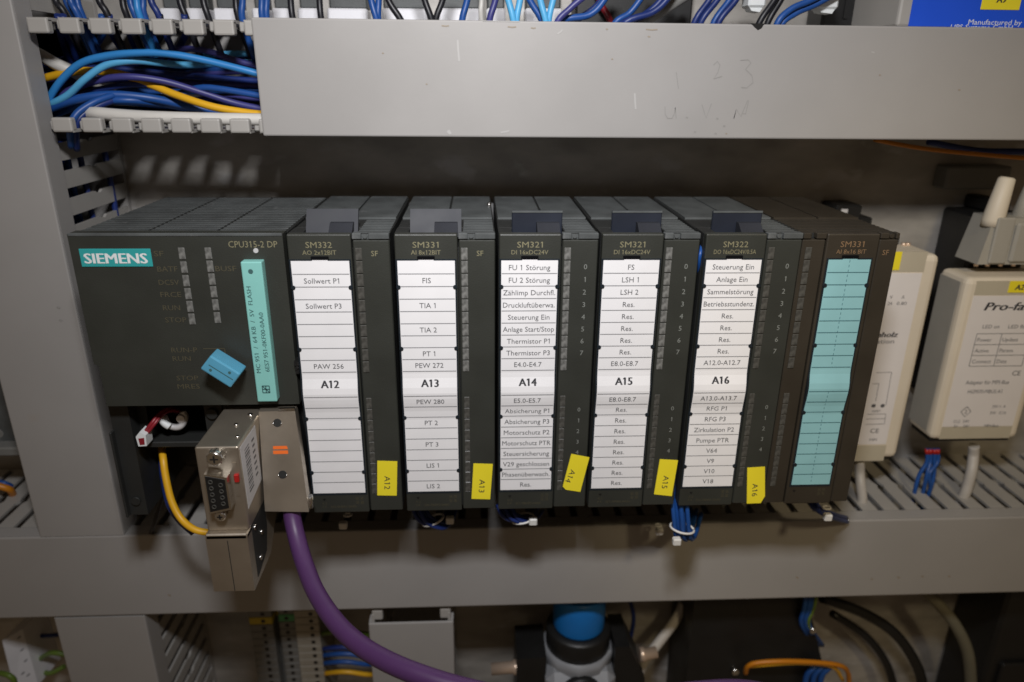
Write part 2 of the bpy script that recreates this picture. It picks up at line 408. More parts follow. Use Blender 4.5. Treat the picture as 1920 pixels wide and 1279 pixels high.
# ------------------------------------------------------------------ CPU module
cp = thing('cpu_module', 'wide dark processor module with teal maker plate at left of row', 'control module', (40, 45, -125))
cx = 79.3
b = MB(); b.box(.2, cx, 4, 90, -72, -.4, b=.5); b.box(.2, cx, 45, 90, -124, -72.2); part('housing', b, ANTH2, cp)
b = MB()
b.prism([(-.4,0),(cx,0),(cx,-71.3),(1.4,-71.3),(1.4,-53.4),(-.4,-52.6)], -.6, 6, 1)
fp = part('front_panel', b, ANTH, cp)
b = MB(); b.box(-.3, cx-.1, -.9, .4, -1.0, .25, b=.3); part('top_edge', b, ANTHT, cp)
b = MB()
for i in range(21):                                  # roof cross ridges, lit tone put into their colour, broken by two lengthwise grooves
    y = 3.0 + i*4.1
    for xa, xb in ((.8, 26.0), (27.2, 52.3), (53.5, cx-.6)): b.box(xa, xb, y, y+1.9, -.45, -.16)
part('cooling_ridges', b, ANTHT, cp, kind='stuff')
# maker plate
b = MB(); b.box(2.9, 29.4, -1.0, -.55, -12.6, -5.6, b=.15); lg = part('maker_plate', b, TEAL, cp)
b = MB(); b.text('SIEMENS', (16.15, -1.12, -11.2), (1,0,0), (0,0,1), 3.95, width=23.2, bold=True); part('lettering', b, WHT, lg)
# prints
b = MB(); g = MB()
def ct(m, s, xa, xb, z, h): m.text(s, (xa, -.72, z), (1,0,0), (0,0,1), h, width=xb-xa, align='L')
ct(b, 'CPU315-2 DP', 58.7, 77.1, -5.2, 2.5)
for s, xa, xb, z in (('SF',30.4,34.0,-8.6),('BATF',30.7,38.3,-14.6),('DC5V',30.4,38.1,-19.9),('FRCE',30.3,38.2,-24.8),('RUN',30.4,37,-30.2),('STOP',30.5,38.7,-35.2),('BUSF',52.6,60.5,-14.5)): ct(g, s, xa, xb, z, 2.1)
for s, xa, xb, z in (('RUN-P',30.9,41.1,-47.9),('RUN',30.9,38,-51.6),('STOP',31.2,39.8,-60.1),('MRES',31,39.9,-63.8)): ct(g, s, xa, xb, z, 2.1)
g.stroke([(43.5,-.72,-46.4),(52.0,-.72,-46.4)], .3); g.stroke([(51.9,-.72,-46.4),(51.9,-.72,-49)], .3)
part('lettering', b, GOLD, fp); part('lettering', g, GOLDD, fp)
b = MB(); b.cyl((68.8,-1.0,-6.4), (68.8,-.5,-6.4), .95, 14); part('test_point', b, STICK, cp)
# indicator windows
def ledbox(w, h, d=.4):
    m = MB(); m.box(-w/2, w/2, -d, 0, -h/2, h/2, b=.2); return m
def put_first(name, mb, mt, parent, o):
    return part(name, MB().add([v+Vector(o) for v in mb.v], mb.f), mt, parent, org=o)
e0 = None
for x, zs in ((40.85, (-7.5,-12.9,-18.3,-23.5,-28.7,-33.9)), (50.75, (-7.5,-12.6,-17.7,-22.8,-28.1,-33.4))):
    for z in zs:
        if e0 is None: e0 = put_first('led_window', ledbox(2.5, 4.6), LEDM, cp, (x,-.55,z))
        else: again(e0, cp, (x,-.55,z))
# keyhole of the mode switch
b = MB(); b.cyl((50.6,-.9,-53.6), (50.6,-.5,-53.6), 3.9, 20); sw = part('mode_switch', b, BLACK, cp)
b = MB(); pr = [(50.6+3.3*math.cos(a), -1.15, -53.6+3.3*math.sin(a)) for a in [math.radians(d) for d in range(-20,140,16)]]
b.tube(pr, .3, 6); part('switch_ring', b, STEEL, sw)
# lower compartment: left post, battery tray, floor
b = MB()
b.prism([(-2.4,-71.6),(5.5,-71.6),(5.5,-128.4),(-2.4,-128.4)], 7, 60, 1)
b.box(-2.9, -1.9, 4, 30, -128.2, -86, b=.3)
b.box(36.5, 44.0, 8, 60, -125, -71.6)
b.box(5.5, 36.5, 10, 45, -96.5, -93.8, b=.4)
b.box(5.5, 9.5, 14, 45, -93.6, -71.6)
b.box(44.0, cx, 9, 50, -125, -71.6)
part('lower_bay', b, ANTH2, cp)
b = MB(); b.cyl((40,6.5,-79), (40,8.3,-79), 2.3, 16); part('bay_boss', b, ANTH2, cp)
b = MB(); b.cyl((1.5,6,-121), (1.5,7.2,-121), 2, 12); part('bay_boss', b, ANTH2, cp)
b = MB(); b.box(79.4, 80.6, -2.0, 3, -57.2, -55.4); b.box(79.2, 80.8, -2.4, 3, -53.6, -51.6); b.cyl((80,-2.4,-54.6),(80,1,-54.6), .7, 8)
part('side_clip', b, BLACK, cp)

# memory card standing in the front slot
def cardx(z): return 63.35
mc = thing('memory_card', 'long turquoise memory card plugged upright into front of processor module', 'memory card', (67.6, -2.3, -68.3))
b = MB(); b.box(63.6, 71.5, -4.6, 1.0, -68.3, -9.9, b=.45, seg=2); cb = part('card_body', b, CARD, mc)
b = MB(); yq = -4.72
b.text('MC 951  /  64 KB  /  5V  FLASH', (66.4, yq, -55.5), (0,0,1), (-1,0,0), 1.7, width=36, align='L')
b.text('6ES7 951-0KF00-0AA0', (69.9, yq, -55.0), (0,0,1), (-1,0,0), 1.7, width=25, align='L')
b.add([(67.1+.95*math.cos(a*math.pi/6), yq, -13.6+.95*math.sin(a*math.pi/6)) for a in range(12)], [tuple(range(12))])
for (xa, za, xb, zb_) in ((66.2,-61.2,69,-61.2),(66.2,-64.2,69,-64.2),(66.2,-61.2,66.2,-64.2),(69,-61.2,69,-64.2),(67.6,-61.2,67.6,-64.2),(66.2,-62.7,69,-62.7),(66.2,-61.2,69,-64.2)):
    b.stroke([(xa,yq,za),(xb,yq,zb_)], .38)
part('lettering', b, CARDP, cb)

# key in the mode switch
K = [at(x, y, Y=-12) for x, y in ((394,667),(451,702),(432,728),(375,692))]
ky = thing('mode_key', 'light blue plastic key turned diagonally in the mode switch', 'key', (50.6, -2, -53.6))
b = MB(); back = [p+Vector((0,8.5,0)) for p in K]
b.hexa([K[3], K[2], back[2], back[3], K[0], K[1], back[1], back[0]])
bm = bmesh.new(); tmp = b.mesh('t', KEYB); bm.from_mesh(tmp); bmesh.ops.bevel(bm, geom=list(bm.edges), offset=.0006, segments=2, affect='EDGES', profile=.5)
bm.verts.index_update(); b = MB().add([v.co/S for v in bm.verts], [tuple(v.index for v in f.verts) for f in bm.faces]); bm.free(); bpy.data.meshes.remove(tmp)
b.cyl((50.6,-4,-53.8), (50.6,.5,-53.8), 2.0, 12)
kb = part('key_grip', b, KEYB, ky)
b = MB(); mid = lambda a, c, t: a.lerp(c, t)
e1, e2 = mid(K[0],K[3],.5), mid(K[1],K[2],.5)
b.stroke([mid(e1,e2,.12)+Vector((0,-.1,0)), mid(e1,e2,.92)+Vector((0,-.1,0))], .35)
for t, s_ in ((.25,.72),(.72,.25)):
    c = mid(mid(K[0],K[1],t), mid(K[3],K[2],t), s_); b.cyl(c+Vector((0,-.12,0)), c+Vector((0,.2,0)), .6, 8)
part('key_marking', b, CARDP, kb)

# ------------------------------------------------------------------ I/O modules
ROWT = [-10.6 - 5.14*i for i in range(10)]            # rule positions of the eight upper rows + address row
Z9 = -57.0; ZBIG = -67.6; ZA2 = -72.8
ROWL = [ZA2 - 5.13*i for i in range(9)]
def bulge(z):
    if z > -58: return 0.0
    if z > -66.5: return -1.35*(1-math.cos(math.pi*(-58-z)/8.5))/2
    if z > -79: return -1.35*(1+math.cos(math.pi*(-66.5-z)/12.5))/2
    return 0.0
def io_module(idx, x0, texts, hdr, sub, leds, tagname, tag_px, label, body=ANTH, digits=True, wide=True, tilt=False, tprint=GOLD):
    W = 39.1
    t = thing('io_module', label, 'control module', (x0+W/2, 45, -125), 'plug-in modules in the row')
    doorx = (0.2, 24.5) if wide else (9.6, 31.0)
    colx = (25.0, W) if wide else (31.5, W)
    lx0, lx1 = (1.05, 23.35) if wide else (11.4, 28.8)
    top = ANTHT if body is ANTH else body
    b = MB(); b.box(x0+.1, x0+W, 14, 90, -123.5, -.5, b=.4)
    hm = ANTH2
    if wide:
        b.box(x0+.1, x0+5.3, 2.5, 13.9, -123.5, -.5); b.box(x0+26.2, x0+W, 2.5, 13.9, -123.5, -.5); b.box(x0+5.4, x0+26.1, 2.5, 13.9, -123.5, -6)
    else: b.box(x0+.1, x0+W, 2.5, 13.9, -123.5, -.5)
    hs = part('housing', b, hm, t)
    b = MB()
    rx = (26.6, W-.5) if wide else (1, W-.5)
    for i in range(8 if wide else 12): b.box(x0+rx[0], x0+rx[1], 4+i*3.4, 5.5+i*3.4, -.55, -.26)
    part('cooling_ridges', b, top, t, kind='stuff')
    b = MB(); b.box(x0+.6, x0+19.6, 32, 89, -.55, .35); b.box(x0+20.6, x0+W-.6, 32, 89, -.55, .35); part('roof_panel', b, top, t)
    # door with its label window
    b = MB(); dx0, dx1 = x0+doorx[0], x0+doorx[1]
    b.box(dx0, dx1, -.7, 3, -124.3, -.1, b=.55, seg=2)
    dr = part('front_door', b, body, t)
    b = MB()
    zz = [-9.9,-56,-58,-60,-62,-64,-66.5,-69,-71,-73,-75,-79,-115.2]
    wx0, wx1 = x0+lx0-.75, x0+lx1+.65
    vs = []; 
    for z in zz: vs += [(wx0, bulge(z)-.85, z), (wx1, bulge(z)-.85, z)]
    n = len(zz)
    b.add(vs+[(v[0], 0.2, v[2]) for v in vs], [(2*i,2*i+1,2*i+3,2*i+2) for i in range(n-1)]+[(2*i,2*i+2,2*n+2*i+2,2*n+2*i) for i in range(n-1)]+[(2*i+1,2*n+2*i+1,2*n+2*i+3,2*i+3) for i in range(n-1)]+[(0,2*n,2*n+1,1),(2*n-2,2*n-1,4*n-1,4*n-2)])
    cxm = (lx0+lx1)/2 + x0
    for z in (-21.1,-47.0,-78.0,-103.7):                     # little retaining clips either side of the paper
        for xx in (x0+lx0+.05, x0+lx1-.05): b.cyl((xx,-1.35,z), (xx,-.3,z), .85, 10)
    part('label_window', b, NAVY, dr)
    b = MB(); b.box(cxm-3.4, cxm+3.4, -1.2, -.3, -10.2, -8.7, b=.2); part('label_slot', b, SLOTSHADE, dr)  # raised block; near-black colour stands in for the shade inside the slot
    # label paper
    b = MB(); zz = [-10.5]+[z for z in zz[1:-1]]+[-114.1]; n = len(zz); vs = []
    for z in zz:
        y = bulge(z)-1.0; vs += [(x0+lx0,y,z),(x0+lx1,y,z)]
    b.add(vs+[(v[0],v[1]+.12,v[2]) for v in vs], [(2*i,2*i+1,2*i+3,2*i+2) for i in range(n-1)]+[(2*n+2*i,2*n+2*i+2,2*n+2*i+3,2*n+2*i+1) for i in range(n-1)]+[(0,2*n,2*n+1,1),(2*n-2,2*n-1,4*n-1,4*n-2)])
    b.box(cxm-3.0, cxm+3.0, -1.02, -.9, -10.52, -9.7)
    pap = part('label_strip', b, PAPER if texts else TPAPER, dr)
    r = MB(); wp = lambda p: Vector((p.x, bulge(p.z)-1.09, p.z))
    for z in ROWT[1:9]+[Z9, ZBIG]+ROWL[:8]:
        r.stroke([wp(Vector((x0+lx0+.2,0,z))), wp(Vector((cxm,0,z))), wp(Vector((x0+lx1-.2,0,z)))], .34)
    if not texts:
        for a, c in ((-10.6,Z9),(ZBIG,-114)):
            z = a
            while z > c+1: r.stroke([(cxm,bulge(z)-1.09,z),(cxm,bulge(z-1.2)-1.09,z-1.0)], .22); z -= 2.0
    part('ruled_lines', r, RULE if texts else TRULE, pap)
    if texts:
        k = MB(); kb_ = MB()
        up, ad1, big, ad2, low = texts
        for i, s_ in enumerate(up): k.text(s_, (cxm,0,ROWT[i]-3.75), (1,0,0), (0,0,1), 2.15, maxw=20.8, warp=wp)
        k.text(ad1, (cxm,0,ROWT[8]-3.75), (1,0,0), (0,0,1), 2.15, maxw=20, warp=wp)
        kb_.text(big, (cxm,0,Z9-6.6), (1,0,0), (0,0,1), 3.1, bold=True, warp=wp)
        k.text(ad2, (cxm,0,ZBIG-3.75), (1,0,0), (0,0,1), 2.15, maxw=20, warp=wp)
        for i, s_ in enumerate(low): k.text(s_, (cxm,0,ROWL[i]-3.75), (1,0,0), (0,0,1), 2.15, maxw=20.8, warp=wp)
        if k.v: part('lettering', k, INK, pap)
        part('lettering', kb_, INKB, pap)
    # prints on the door
    k = MB(); k.text(hdr, (cxm,-.82,-5.4), (1,0,0), (0,0,1), 2.35, width=10 if wide else 9.6); k.text(sub, (cxm,-.82,-8.1), (1,0,0), (0,0,1), 1.75, maxw=17 if wide else 13.2)
    part('lettering', k, tprint, dr)
    k = MB(); fx = cxm+6.8 if wide else cxm+4
    for (a,c) in ((0,0),(2.0,0),(0,-2.0),(2.0,-2.0)):
        for q in range(3): k.stroke([(fx+a,-.82,-116.6+c-q*.55),(fx+a+1.3,-.82,-116.6+c-q*.55)], .22)
    k.text('X 2', (cxm-8.0,-.82,-119.9), (1,0,0), (0,0,1), 1.0, align='L') if wide else None
    k.text('3 4', (cxm-8.0,-.82,-121.6), (1,0,0), (0,0,1), 1.0, align='L') if wide else None
    k.text({'SM332':'332-5HB01-0AB0','SM331':'331-7KF02-0AB0','SM321':'321-1BH02-0AA0','SM322':'322-1BH01-0AA0'}[hdr], (cxm+1.2,-.82,-121.7), (1,0,0), (0,0,1), 1.1, maxw=14) if wide else None
    part('lettering', k, GOLDD, dr)
    k = MB(); k.add([(cxm-7.6,-.82,-117.0),(cxm-6.2,-.82,-117.0),(cxm-6.9,-.82,-118.2)], [(0,1,2)]); part('arrow_mark', k, BLACK, dr)
    # column with the indicators
    b = MB(); b.box(x0+colx[0], x0+colx[1], -.15, 3, -123.9, -2.6, b=.4); co = part('indicator_column', b, body, t)
    b = MB(); b.box(x0+colx[0]-.1, x0+colx[0]+3.4, -.5, 3, -2.2, .1, b=.25); b.box(x0+colx[0]+6.2, x0+colx[1], -.5, 3, -2.2, .1, b=.25); b.box(x0+colx[0]+3.3, x0+colx[0]+6.3, 1, 3, -2.4, -.6)
    b.cyl((x0+colx[0]+4.8,.4,-1.2), (x0+colx[0]+4.8,1.2,-1.2), .9, 8)
    part('column_lip', b, top, t)
    if not wide:
        b = MB(); b.box(x0+.1, x0+9.3, -.15, 3, -123.9, -2.6, b=.4); part('indicator_column', b, body, t)
        b = MB(); b.box(x0+.1, x0+3.2, -.5, 3, -2.2, .1, b=.25); b.box(x0+5.4, x0+9.4, -.5, 3, -2.2, .1, b=.25); part('column_lip', b, top, t)
    e = None; lxx = x0+(27.1 if wide else 2.9)
    for kz in range(10):
        z = -8.0-5.24*kz; mt = LEDM if leds else LEDD
        if e is None: e = put_first('led_window', ledbox(2.6, 4.9), mt, t, (lxx,-.15,z))
        else: again(e, t, (lxx,-.15,z))
    e2_ = None
    for kz in range(9):
        z = -71.5-5.13*kz
        if e2_ is None: e2_ = put_first('led_window', ledbox(2.4, 4.8, .3), LEDD, t, (lxx+.2,-.15,z))
        else: again(e2_, t, (lxx+.2,-.15,z))
    k = MB()
    dxm = x0+34.4
    if digits:
        for q in range(8): k.text(str(q), (dxm,-.28,-14.3-5.22*q), (1,0,0), (0,0,1), 2.1)
        for q in range(5): k.text(str(q), (dxm,-.28,-76.6-5.13*q), (1,0,0), (0,0,1), 1.9)
    else: k.text('SF', ((x0+33.2) if wide else (x0+34.6),-.28,-8.8), (1,0,0), (0,0,1), 2.1)
    part('lettering', k, GREYP if digits else tprint, co)
    # release lever in its well on the roof
    if wide:
        b = MB()
        if tilt: b.hexa([(x0+5.6,7.6,-3),(x0+25.9,7.6,-3),(x0+25.9,9.6,-3),(x0+5.6,9.6,-3),(x0+5.6,13.2,7.2),(x0+25.9,13.2,7.2),(x0+25.9,14.6,6.6),(x0+5.6,14.6,6.6)])
        else: b.box(x0+5.6, x0+25.9, 10.5, 12.2, -5.8, 6.9, b=.35)
        lv = part('release_lever', b, SLATE if tilt else SLATED, t)
        b = MB(); b.prism([(2.9,-5.8),(10.3,-5.8),(10.3,2.6),(7.5,2.6),(2.9,-.6)], x0+15.4, x0+24.4, 0); part('lever_wedge', b, SLATE, lv)
        if not tilt:
            b = MB(); b.box(x0+5.6, x0+25.9, 10.2, 10.6, 6.1, 7.0, b=.12); part('lit_lever_edge', b, ANTHT, lv)  # pale strip paints the lit top edge of the lever
    # yellow tag
    if tag_px:
        P = [at(x, y, Y=-.22) for x, y in tag_px]
        b = MB(); b.prism([(p.x,p.z) for p in P], -.42, -.2, 1); tg = part('marker_tag', b, YEL, t, label='yellow sticker lettered '+tagname)
        a0 = (P[0]+P[1])/2; bz = (P[-2]+P[-1])/2; dn = (bz-a0).normalized(); rt = Vector((-dn.z, 0, dn.x))
        if rt.x < 0: rt = -rt
        cc = a0.lerp(bz, .62); cc.y = -.5
        k = MB(); k.text(tagname, cc-rt*1.15, dn, rt, 2.5, width=6.6); part('lettering', k, INKB, tg)
    return t
R8 = ['Res.']*8
X = (80.5, 121.3, 161.75, 202.05, 243.15, 282.4)
io_module(1, X[0], (['','Sollwert P1','','Sollwert P3','','','',''], 'PAW 256', 'A12', '', ['']*8), 'SM332', 'AO 2x12BIT', False, 'A12',
    [(707.5,864),(745,865),(744,929),(707.5,928.5)], 'dark output module with mostly blank white strip lettered A12', digits=False, tilt=True)
io_module(2, X[1], (['','FIS','','TIA 1','','TIA 2','','PT 1'], 'PEW 272', 'A13', 'PEW 280', ['','PT 2','','PT 3','','LIS 1','','LIS 2']), 'SM331', 'AI 8x12BIT', True, 'A13',
    [(887.7,869),(924,870),(919,936),(884,935)], 'dark input module with white strip lettered A13 and TIA rows', digits=False, tilt=True)
io_module(3, X[2], (['FU 1 Störung','FU 2 Störung','Zählimp Durchfl.','Druckluftüberwa.','Steuerung Ein','Anlage Start/Stop','Thermistor P1','Thermistor P3'], 'E4.0-E4.7', 'A14', 'E5.0-E5.7',
    ['Absicherung P1','Absicherung P3','Motorschutz P2','Motorschutz PTR','Steuersicherung','V29 geschlossen','Phasenüberwach.','Res.']), 'SM321', 'DI 16xDC24V', True, 'A14',
    [(1071,851),(1105,857.5),(1088,922),(1061,918),(1055,912)], 'dark input module with white strip lettered A14 and tilted yellow tag')
io_module(4, X[3], (['FS','LSH 1','LSH 2']+R8[:5], 'E8.0-E8.7', 'A15', 'E8.0-E8.7', R8), 'SM321', 'DI 16xDC24V', True, 'A15',
    [(1237,861),(1271,863),(1259.5,930),(1226,926.5)], 'dark input module with strip lettered A15 full of Res. rows')
io_module(5, X[4], (['Steuerung Ein','Anlage Ein','Sammelstörung','Betriebsstundenz.']+R8[:4], 'A12.0-A12.7', 'A16', 'A13.0-A13.7', ['RFG P1','RFG P3','Zirkulation P2','Pumpe PTR','V64','V9','V10','V18']),
    'SM322', 'DO 16xDC24V/0.5A', False, 'A16', [(1401,877),(1434,875),(1434,930),(1426,943),(1400,944)], 'dark output module with white strip lettered A16')
io_module(6, X[5], None, 'SM331', 'AI 8x16 BIT', False, '', None, 'warmly lit dark module with blank turquoise label strip at right end of row', body=ANTHW, digits=False, wide=False, tprint=TAN)
# screw heads glinting between modules
for x, y, l in ((917, 382, 'small bright screw head between modules A13 and A14'),):
    b = MB(); c = at(x, y, Z=1.5); b.tube([c+Vector((0,0,-3)), c, c+Vector((0,0,.8))], [.9,.9,.4], 10); single('screw', b, STEEL, l, 'screw')

# ------------------------------------------------------------------ bus connectors and purple cable
c1 = thing('bus_connector', 'nickel bus connector with extra nine-hole socket, standing out from processor', 'connector', (54, -12, -139))
cxl, cxr, yf = 46.4, 62.7, -30.0
b = MB()
b.box(cxl, cxr, yf, 7, -112.2, -75, b=.8, seg=3)
b.prism([(yf-2.6,-113.0),(7,-113.0),(7,-126),(-8,-139.2),(yf-2.6,-139.2)], cxl-.2, cxr-.3, 0)
b.box(cxl-.2, cxr-.3, yf-2.6, -10, -114.6, -112.1, b=.5)
hs = part('housing', b, NICK, c1)
b = MB(); b.box(cxl+8.0, cxl+8.25, yf-2.72, yf-2.55, -139, -115); part('seam', b, ANTH2, hs)
# D-sub socket: shell, insert with holes
def dpoly(cxx, cz, w1, w2, h, n=3):      # D shape turned upright, long side left
    return [(cxx-w1, cz+h), (cxx+w2, cz+h-1.6), (cxx+w2, cz-h+1.6), (cxx-w1, cz-h)]
scx, scz = at(410,926,Y=yf-5).x-.3, at(410,926,Y=yf-5).z
b = MB(); b.prism(dpoly(scx,scz,4.0,4.2,8.6), yf-5.2, yf+.1, 1); so = part('socket_shell', b, STEEL, c1)
b = MB(); b.prism(dpoly(scx-.2,scz,3.5,3.6,7.8), yf-5.4, yf-5.0, 1); ins = part('socket_insert', b, BLACK, so)
h0 = None
for i in range(5):
    for j, xx in ((0,-1.9),(1,1.7)):
        if j and i == 4: continue
        o = (scx+xx, yf-5.42, scz+5.4-2.7*i-(1.35 if j else 0)); m = MB(); ring = [(0.75*math.cos(a), -.12, .75*math.sin(a)) for a in [q*math.pi/4 for q in range(9)]]; m.tube(ring, .2, 5)
        if h0 is None: h0 = put_first('contact_hole', m, LEDD, ins, o)
        else: again(h0, ins, o)
def phillips(cx_, y0, cz, r, parent, nm='thumb_screw'):
    b = MB(); b.tube([(cx_,y0+4,cz),(cx_,y0+.4,cz),(cx_,y0,cz)], [r,r,r*.8], 18)
    for q in range(9):
        a = q*2*math.pi/9; b.box(cx_+r*math.cos(a)-.25, cx_+r*math.cos(a)+.25, y0+.6, y0+3.5, cz+r*math.sin(a)-.25, cz+r*math.sin(a)+.25)
    o = part(nm, b, STEEL, parent)
    k = MB(); a = r*.52
    k.box(cx_-a, cx_+a, y0-.06, y0+.3, cz-.3, cz+.3); k.box(cx_-.3, cx_+.3, y0-.08, y0+.3, cz-a, cz+a); part('cross_slot', k, BLACK, o)
p1 = at(401,862,Y=yf-4); phillips(p1.x, yf-4, p1.z, 2.9, c1)
p2 = at(412,970,Y=yf-4); phillips(p2.x, yf-4, p2.z, 2.0, c1)
p3 = at(443,897,Y=yf-.8)
b = MB(); b.box(p3.x-.8, p3.x+1.0, yf-1.3, yf+.2, p3.z-1.7, p3.z+1.7, b=.3); part('termination_switch', b, RED, c1)
b = MB(); b.box(p3.x-1.1, p3.x+.5, yf-.25, yf+.2, p3.z-8.2, p3.z+6.5); part('switch_slot', b, NICK, c1)
# side sticker
b = MB(); xs_ = cxr+.05
LC = [(-28.6,-76.2),(-8.9,-76.6),(-9.2,-101.5),(-28.2,-103.5)]
b.prism(LC, xs_, xs_+.12, 0); st = part('side_sticker', b, STICK, c1)
b = MB()
for i in range(15):
    z = -79.5-1.3*i; b.box(xs_+.13, xs_+.2, -24.5, -19.0, z-.3-.2*(i%3), z)
for i in range(7): b.box(xs_+.13, xs_+.2, -15.5+.25*(i%2), -12.5, -80-2.6*i-.9, -80-2.6*i)
part('barcode', b, INK, st)
b = MB(); b.prism([(-27,-106),(-9,-104),(-9,-124),(-13,-134),(-27,-137)], cxr-.35, cxr-.1, 0)
part('side_recess', b, ANTH2, c1)
b = MB()
for y, z in ((-22,-131),(-17,-122),(-24,-115)): b.cyl((cxr-.4,y,z),(cxr+.5,y,z), 1.2, 10)
b.cyl((56.5,-12,-75.2),(56.5,-12,-74.4), .8, 8); b.cyl((59.5,-3,-75.2),(59.5,-3,-74.4), 1.0, 8); b.cyl((60,-22,-75.2),(60,-22,-74.6), .7, 8)
part('screw', b, STEEL, c1, kind='stuff')

c2 = thing('bus_connector', 'flat nickel bus connector with orange mark and purple cable below', 'connector', (72, -4, -116))
Q = [at(485,772,Y=-2), at(553,770,Y=-2), at(579,960,Y=-14)]
_n = (Q[1]-Q[0]).cross(Q[2]-Q[0]); _d = at(497,959,Y=0)-CAMP; Q.append(CAMP+_d*((Q[0]-CAMP).dot(_n)/_d.dot(_n)))
dpt = Vector((0,4.5,.8))
b = MB(); b.hexa([Q[3], Q[2], Q[2]+dpt, Q[3]+dpt, Q[0], Q[1], Q[1]+dpt, Q[0]+dpt]); h2 = part('housing', b, NICK, c2)
in_ = Vector((1.5,0,0)); d2 = Vector((0,16,2.5)); b = MB(); b.hexa([Q[3]+dpt+in_, Q[2]+dpt-in_, Q[2]+d2-in_, Q[3]+d2+in_, Q[0]+dpt+in_, Q[1]+dpt-in_, Q[1]+d2-in_, Q[0]+d2+in_]); part('rear_body', b, BLACK, c2)
nq = (Q[2]-Q[0]).cross(Q[1]-Q[0]).normalized(); nq = nq if nq.y < 0 else -nq
def onq(x, y, off=.08):
    d = at(x, y, Y=0)-CAMP; t = (Q[0]-CAMP).dot(nq)/d.dot(nq); return CAMP+d*t+nq*off
for i, (x, y) in enumerate(((520,793),(530,890))):
    b = MB(); c = onq(x, y); b.cyl(c-nq*.4, c+nq*.05, 1.75, 16, mi=0); pl = part('screw_hole', b, ANTH2, c2)
    b = MB(); b.tube([c+Vector((1.75*math.cos(a),0,1.75*math.sin(a)))+nq*.1 for a in [math.radians(d) for d in range(180,361,20)]], .28, 6); part('hole_rim', b, STEEL, pl)
b = MB(); b.add([onq(512,836.5),onq(538,836),onq(540,842),(onq(512,842.5))],[(0,1,2,3)]); b.add([onq(512,845),onq(540,844.5),onq(540.5,851),(onq(512.5,851.5))],[(0,1,2,3)]); part('orange_mark', b, ORNG, c2)
b = MB(); b.hexa([Q[1].lerp(Q[0],.45)+nq*.3, Q[1]+nq*.3, Q[1]+dpt*.2, Q[1].lerp(Q[0],.45)+dpt*.2]+[p+Vector((0,0,1.1)) for p in (Q[1].lerp(Q[0],.45)+nq*.3, Q[1]+nq*.3, Q[1]+dpt*.2, Q[1].lerp(Q[0],.45)+dpt*.2)]); part('top_rim', b, STEEL, c2)
b = MB(); c = onq(574,946,-1.5); b.tube([c+Vector((.8,2,-3)), c+Vector((1.2,1,3))], 1.3, 10); part('side_screw', b, STEEL, c2)

wire([(545,945,-8),(549,975,-11),(557,1010,-16),(570,1055,-25),(592,1110,-38),(628,1165,-52),(670,1206,-64),(722,1238,-74),(790,1267,-82),(880,1294,-88),(1000,1318,-92),(1140,1318,-94),(1280,1302,-96),(1400,1297,-96),(1520,1326,-96)], 3.65, PURP, 'thick purple bus cable hanging from the connector and curving right', 'bus_cable', 'cable', n=16)

# ------------------------------------------------------------------ battery lead and wires in the processor's bay
bt = thing('battery_lead', 'small battery lead of red wires with white plug in processor bay', 'battery lead', at(300,800,Y=16))
b = MB()
for dx, dy in ((0,0),(4,3),(-2,5)):
    b.tube(spline([at(268+dx,815+dy,Y=6), at(285+dx,793+dy,Y=7), at(300+dx,775+dy,Y=11), at(318+dx,766+dy,Y=15), at(335+dx,768+dy,Y=20)]), .8, 6)
part('lead_wires', b, REDW, bt)
c = at(270,822,Y=5); b = MB()
b.prism([(c.x-2.3,c.z+1.8),(c.x-.4,c.z+4.0),(c.x+1.9,c.z+2.4),(c.x+1.6,c.z-2.6),(c.x-1.9,c.z-2.8)], 3, 9, 1); pg = part('plug', b, WHT, bt)
b = MB(); b.prism([(c.x-1.3,c.z+1.0),(c.x+1.1,c.z+1.3),(c.x+.9,c.z-1.8),(c.x-1.1,c.z-2.0)], 2.8, 3.2, 1); part('plug_opening', b, REDW, pg)
c = at(330,787,Y=15); b = MB(); b.tube(spline([c+Vector((-5,0,2)), c+Vector((-2.5,-1.5,-2)), c+Vector((2,-2,-2.4)), c+Vector((4.4,-1,1)), c+Vector((3.6,0,4))]), [1.5]*25, 8)
b.tube([c+Vector((3.2,-3,1.6)), c+Vector((3.3,1,1.6))], [1.8,2.2], 12); part('clamp', b, mat('tinned_clamp', (.80,.79,.80), .3, metal=.35, var=.05), bt)
b = MB(); b.tube(spline([at(301,783,Y=12), at(309,794,Y=11), at(318,800,Y=11)]), 1.6, 8); part('white_sleeve', b, WHT, bt)
wire([(303,835,22),(306,860,14),(311,895,10),(322,940,6),(340,973,3),(365,993,0),(392,999,0)], 1.6, W_YE, 'yellow wire looping out of the processor bay behind the connector')
wire([(302,862,24),(306,900,20),(316,945,16),(335,975,12),(362,1000,8)], 1.3, W_DB, 'dark blue wire beside the yellow wire below the processor bay')
wire([(312,905,40),(300,945,40),(286,990,42),(280,1010,60)], 1.1, W_BK, 'thin black wire dropping behind the yellow wire')

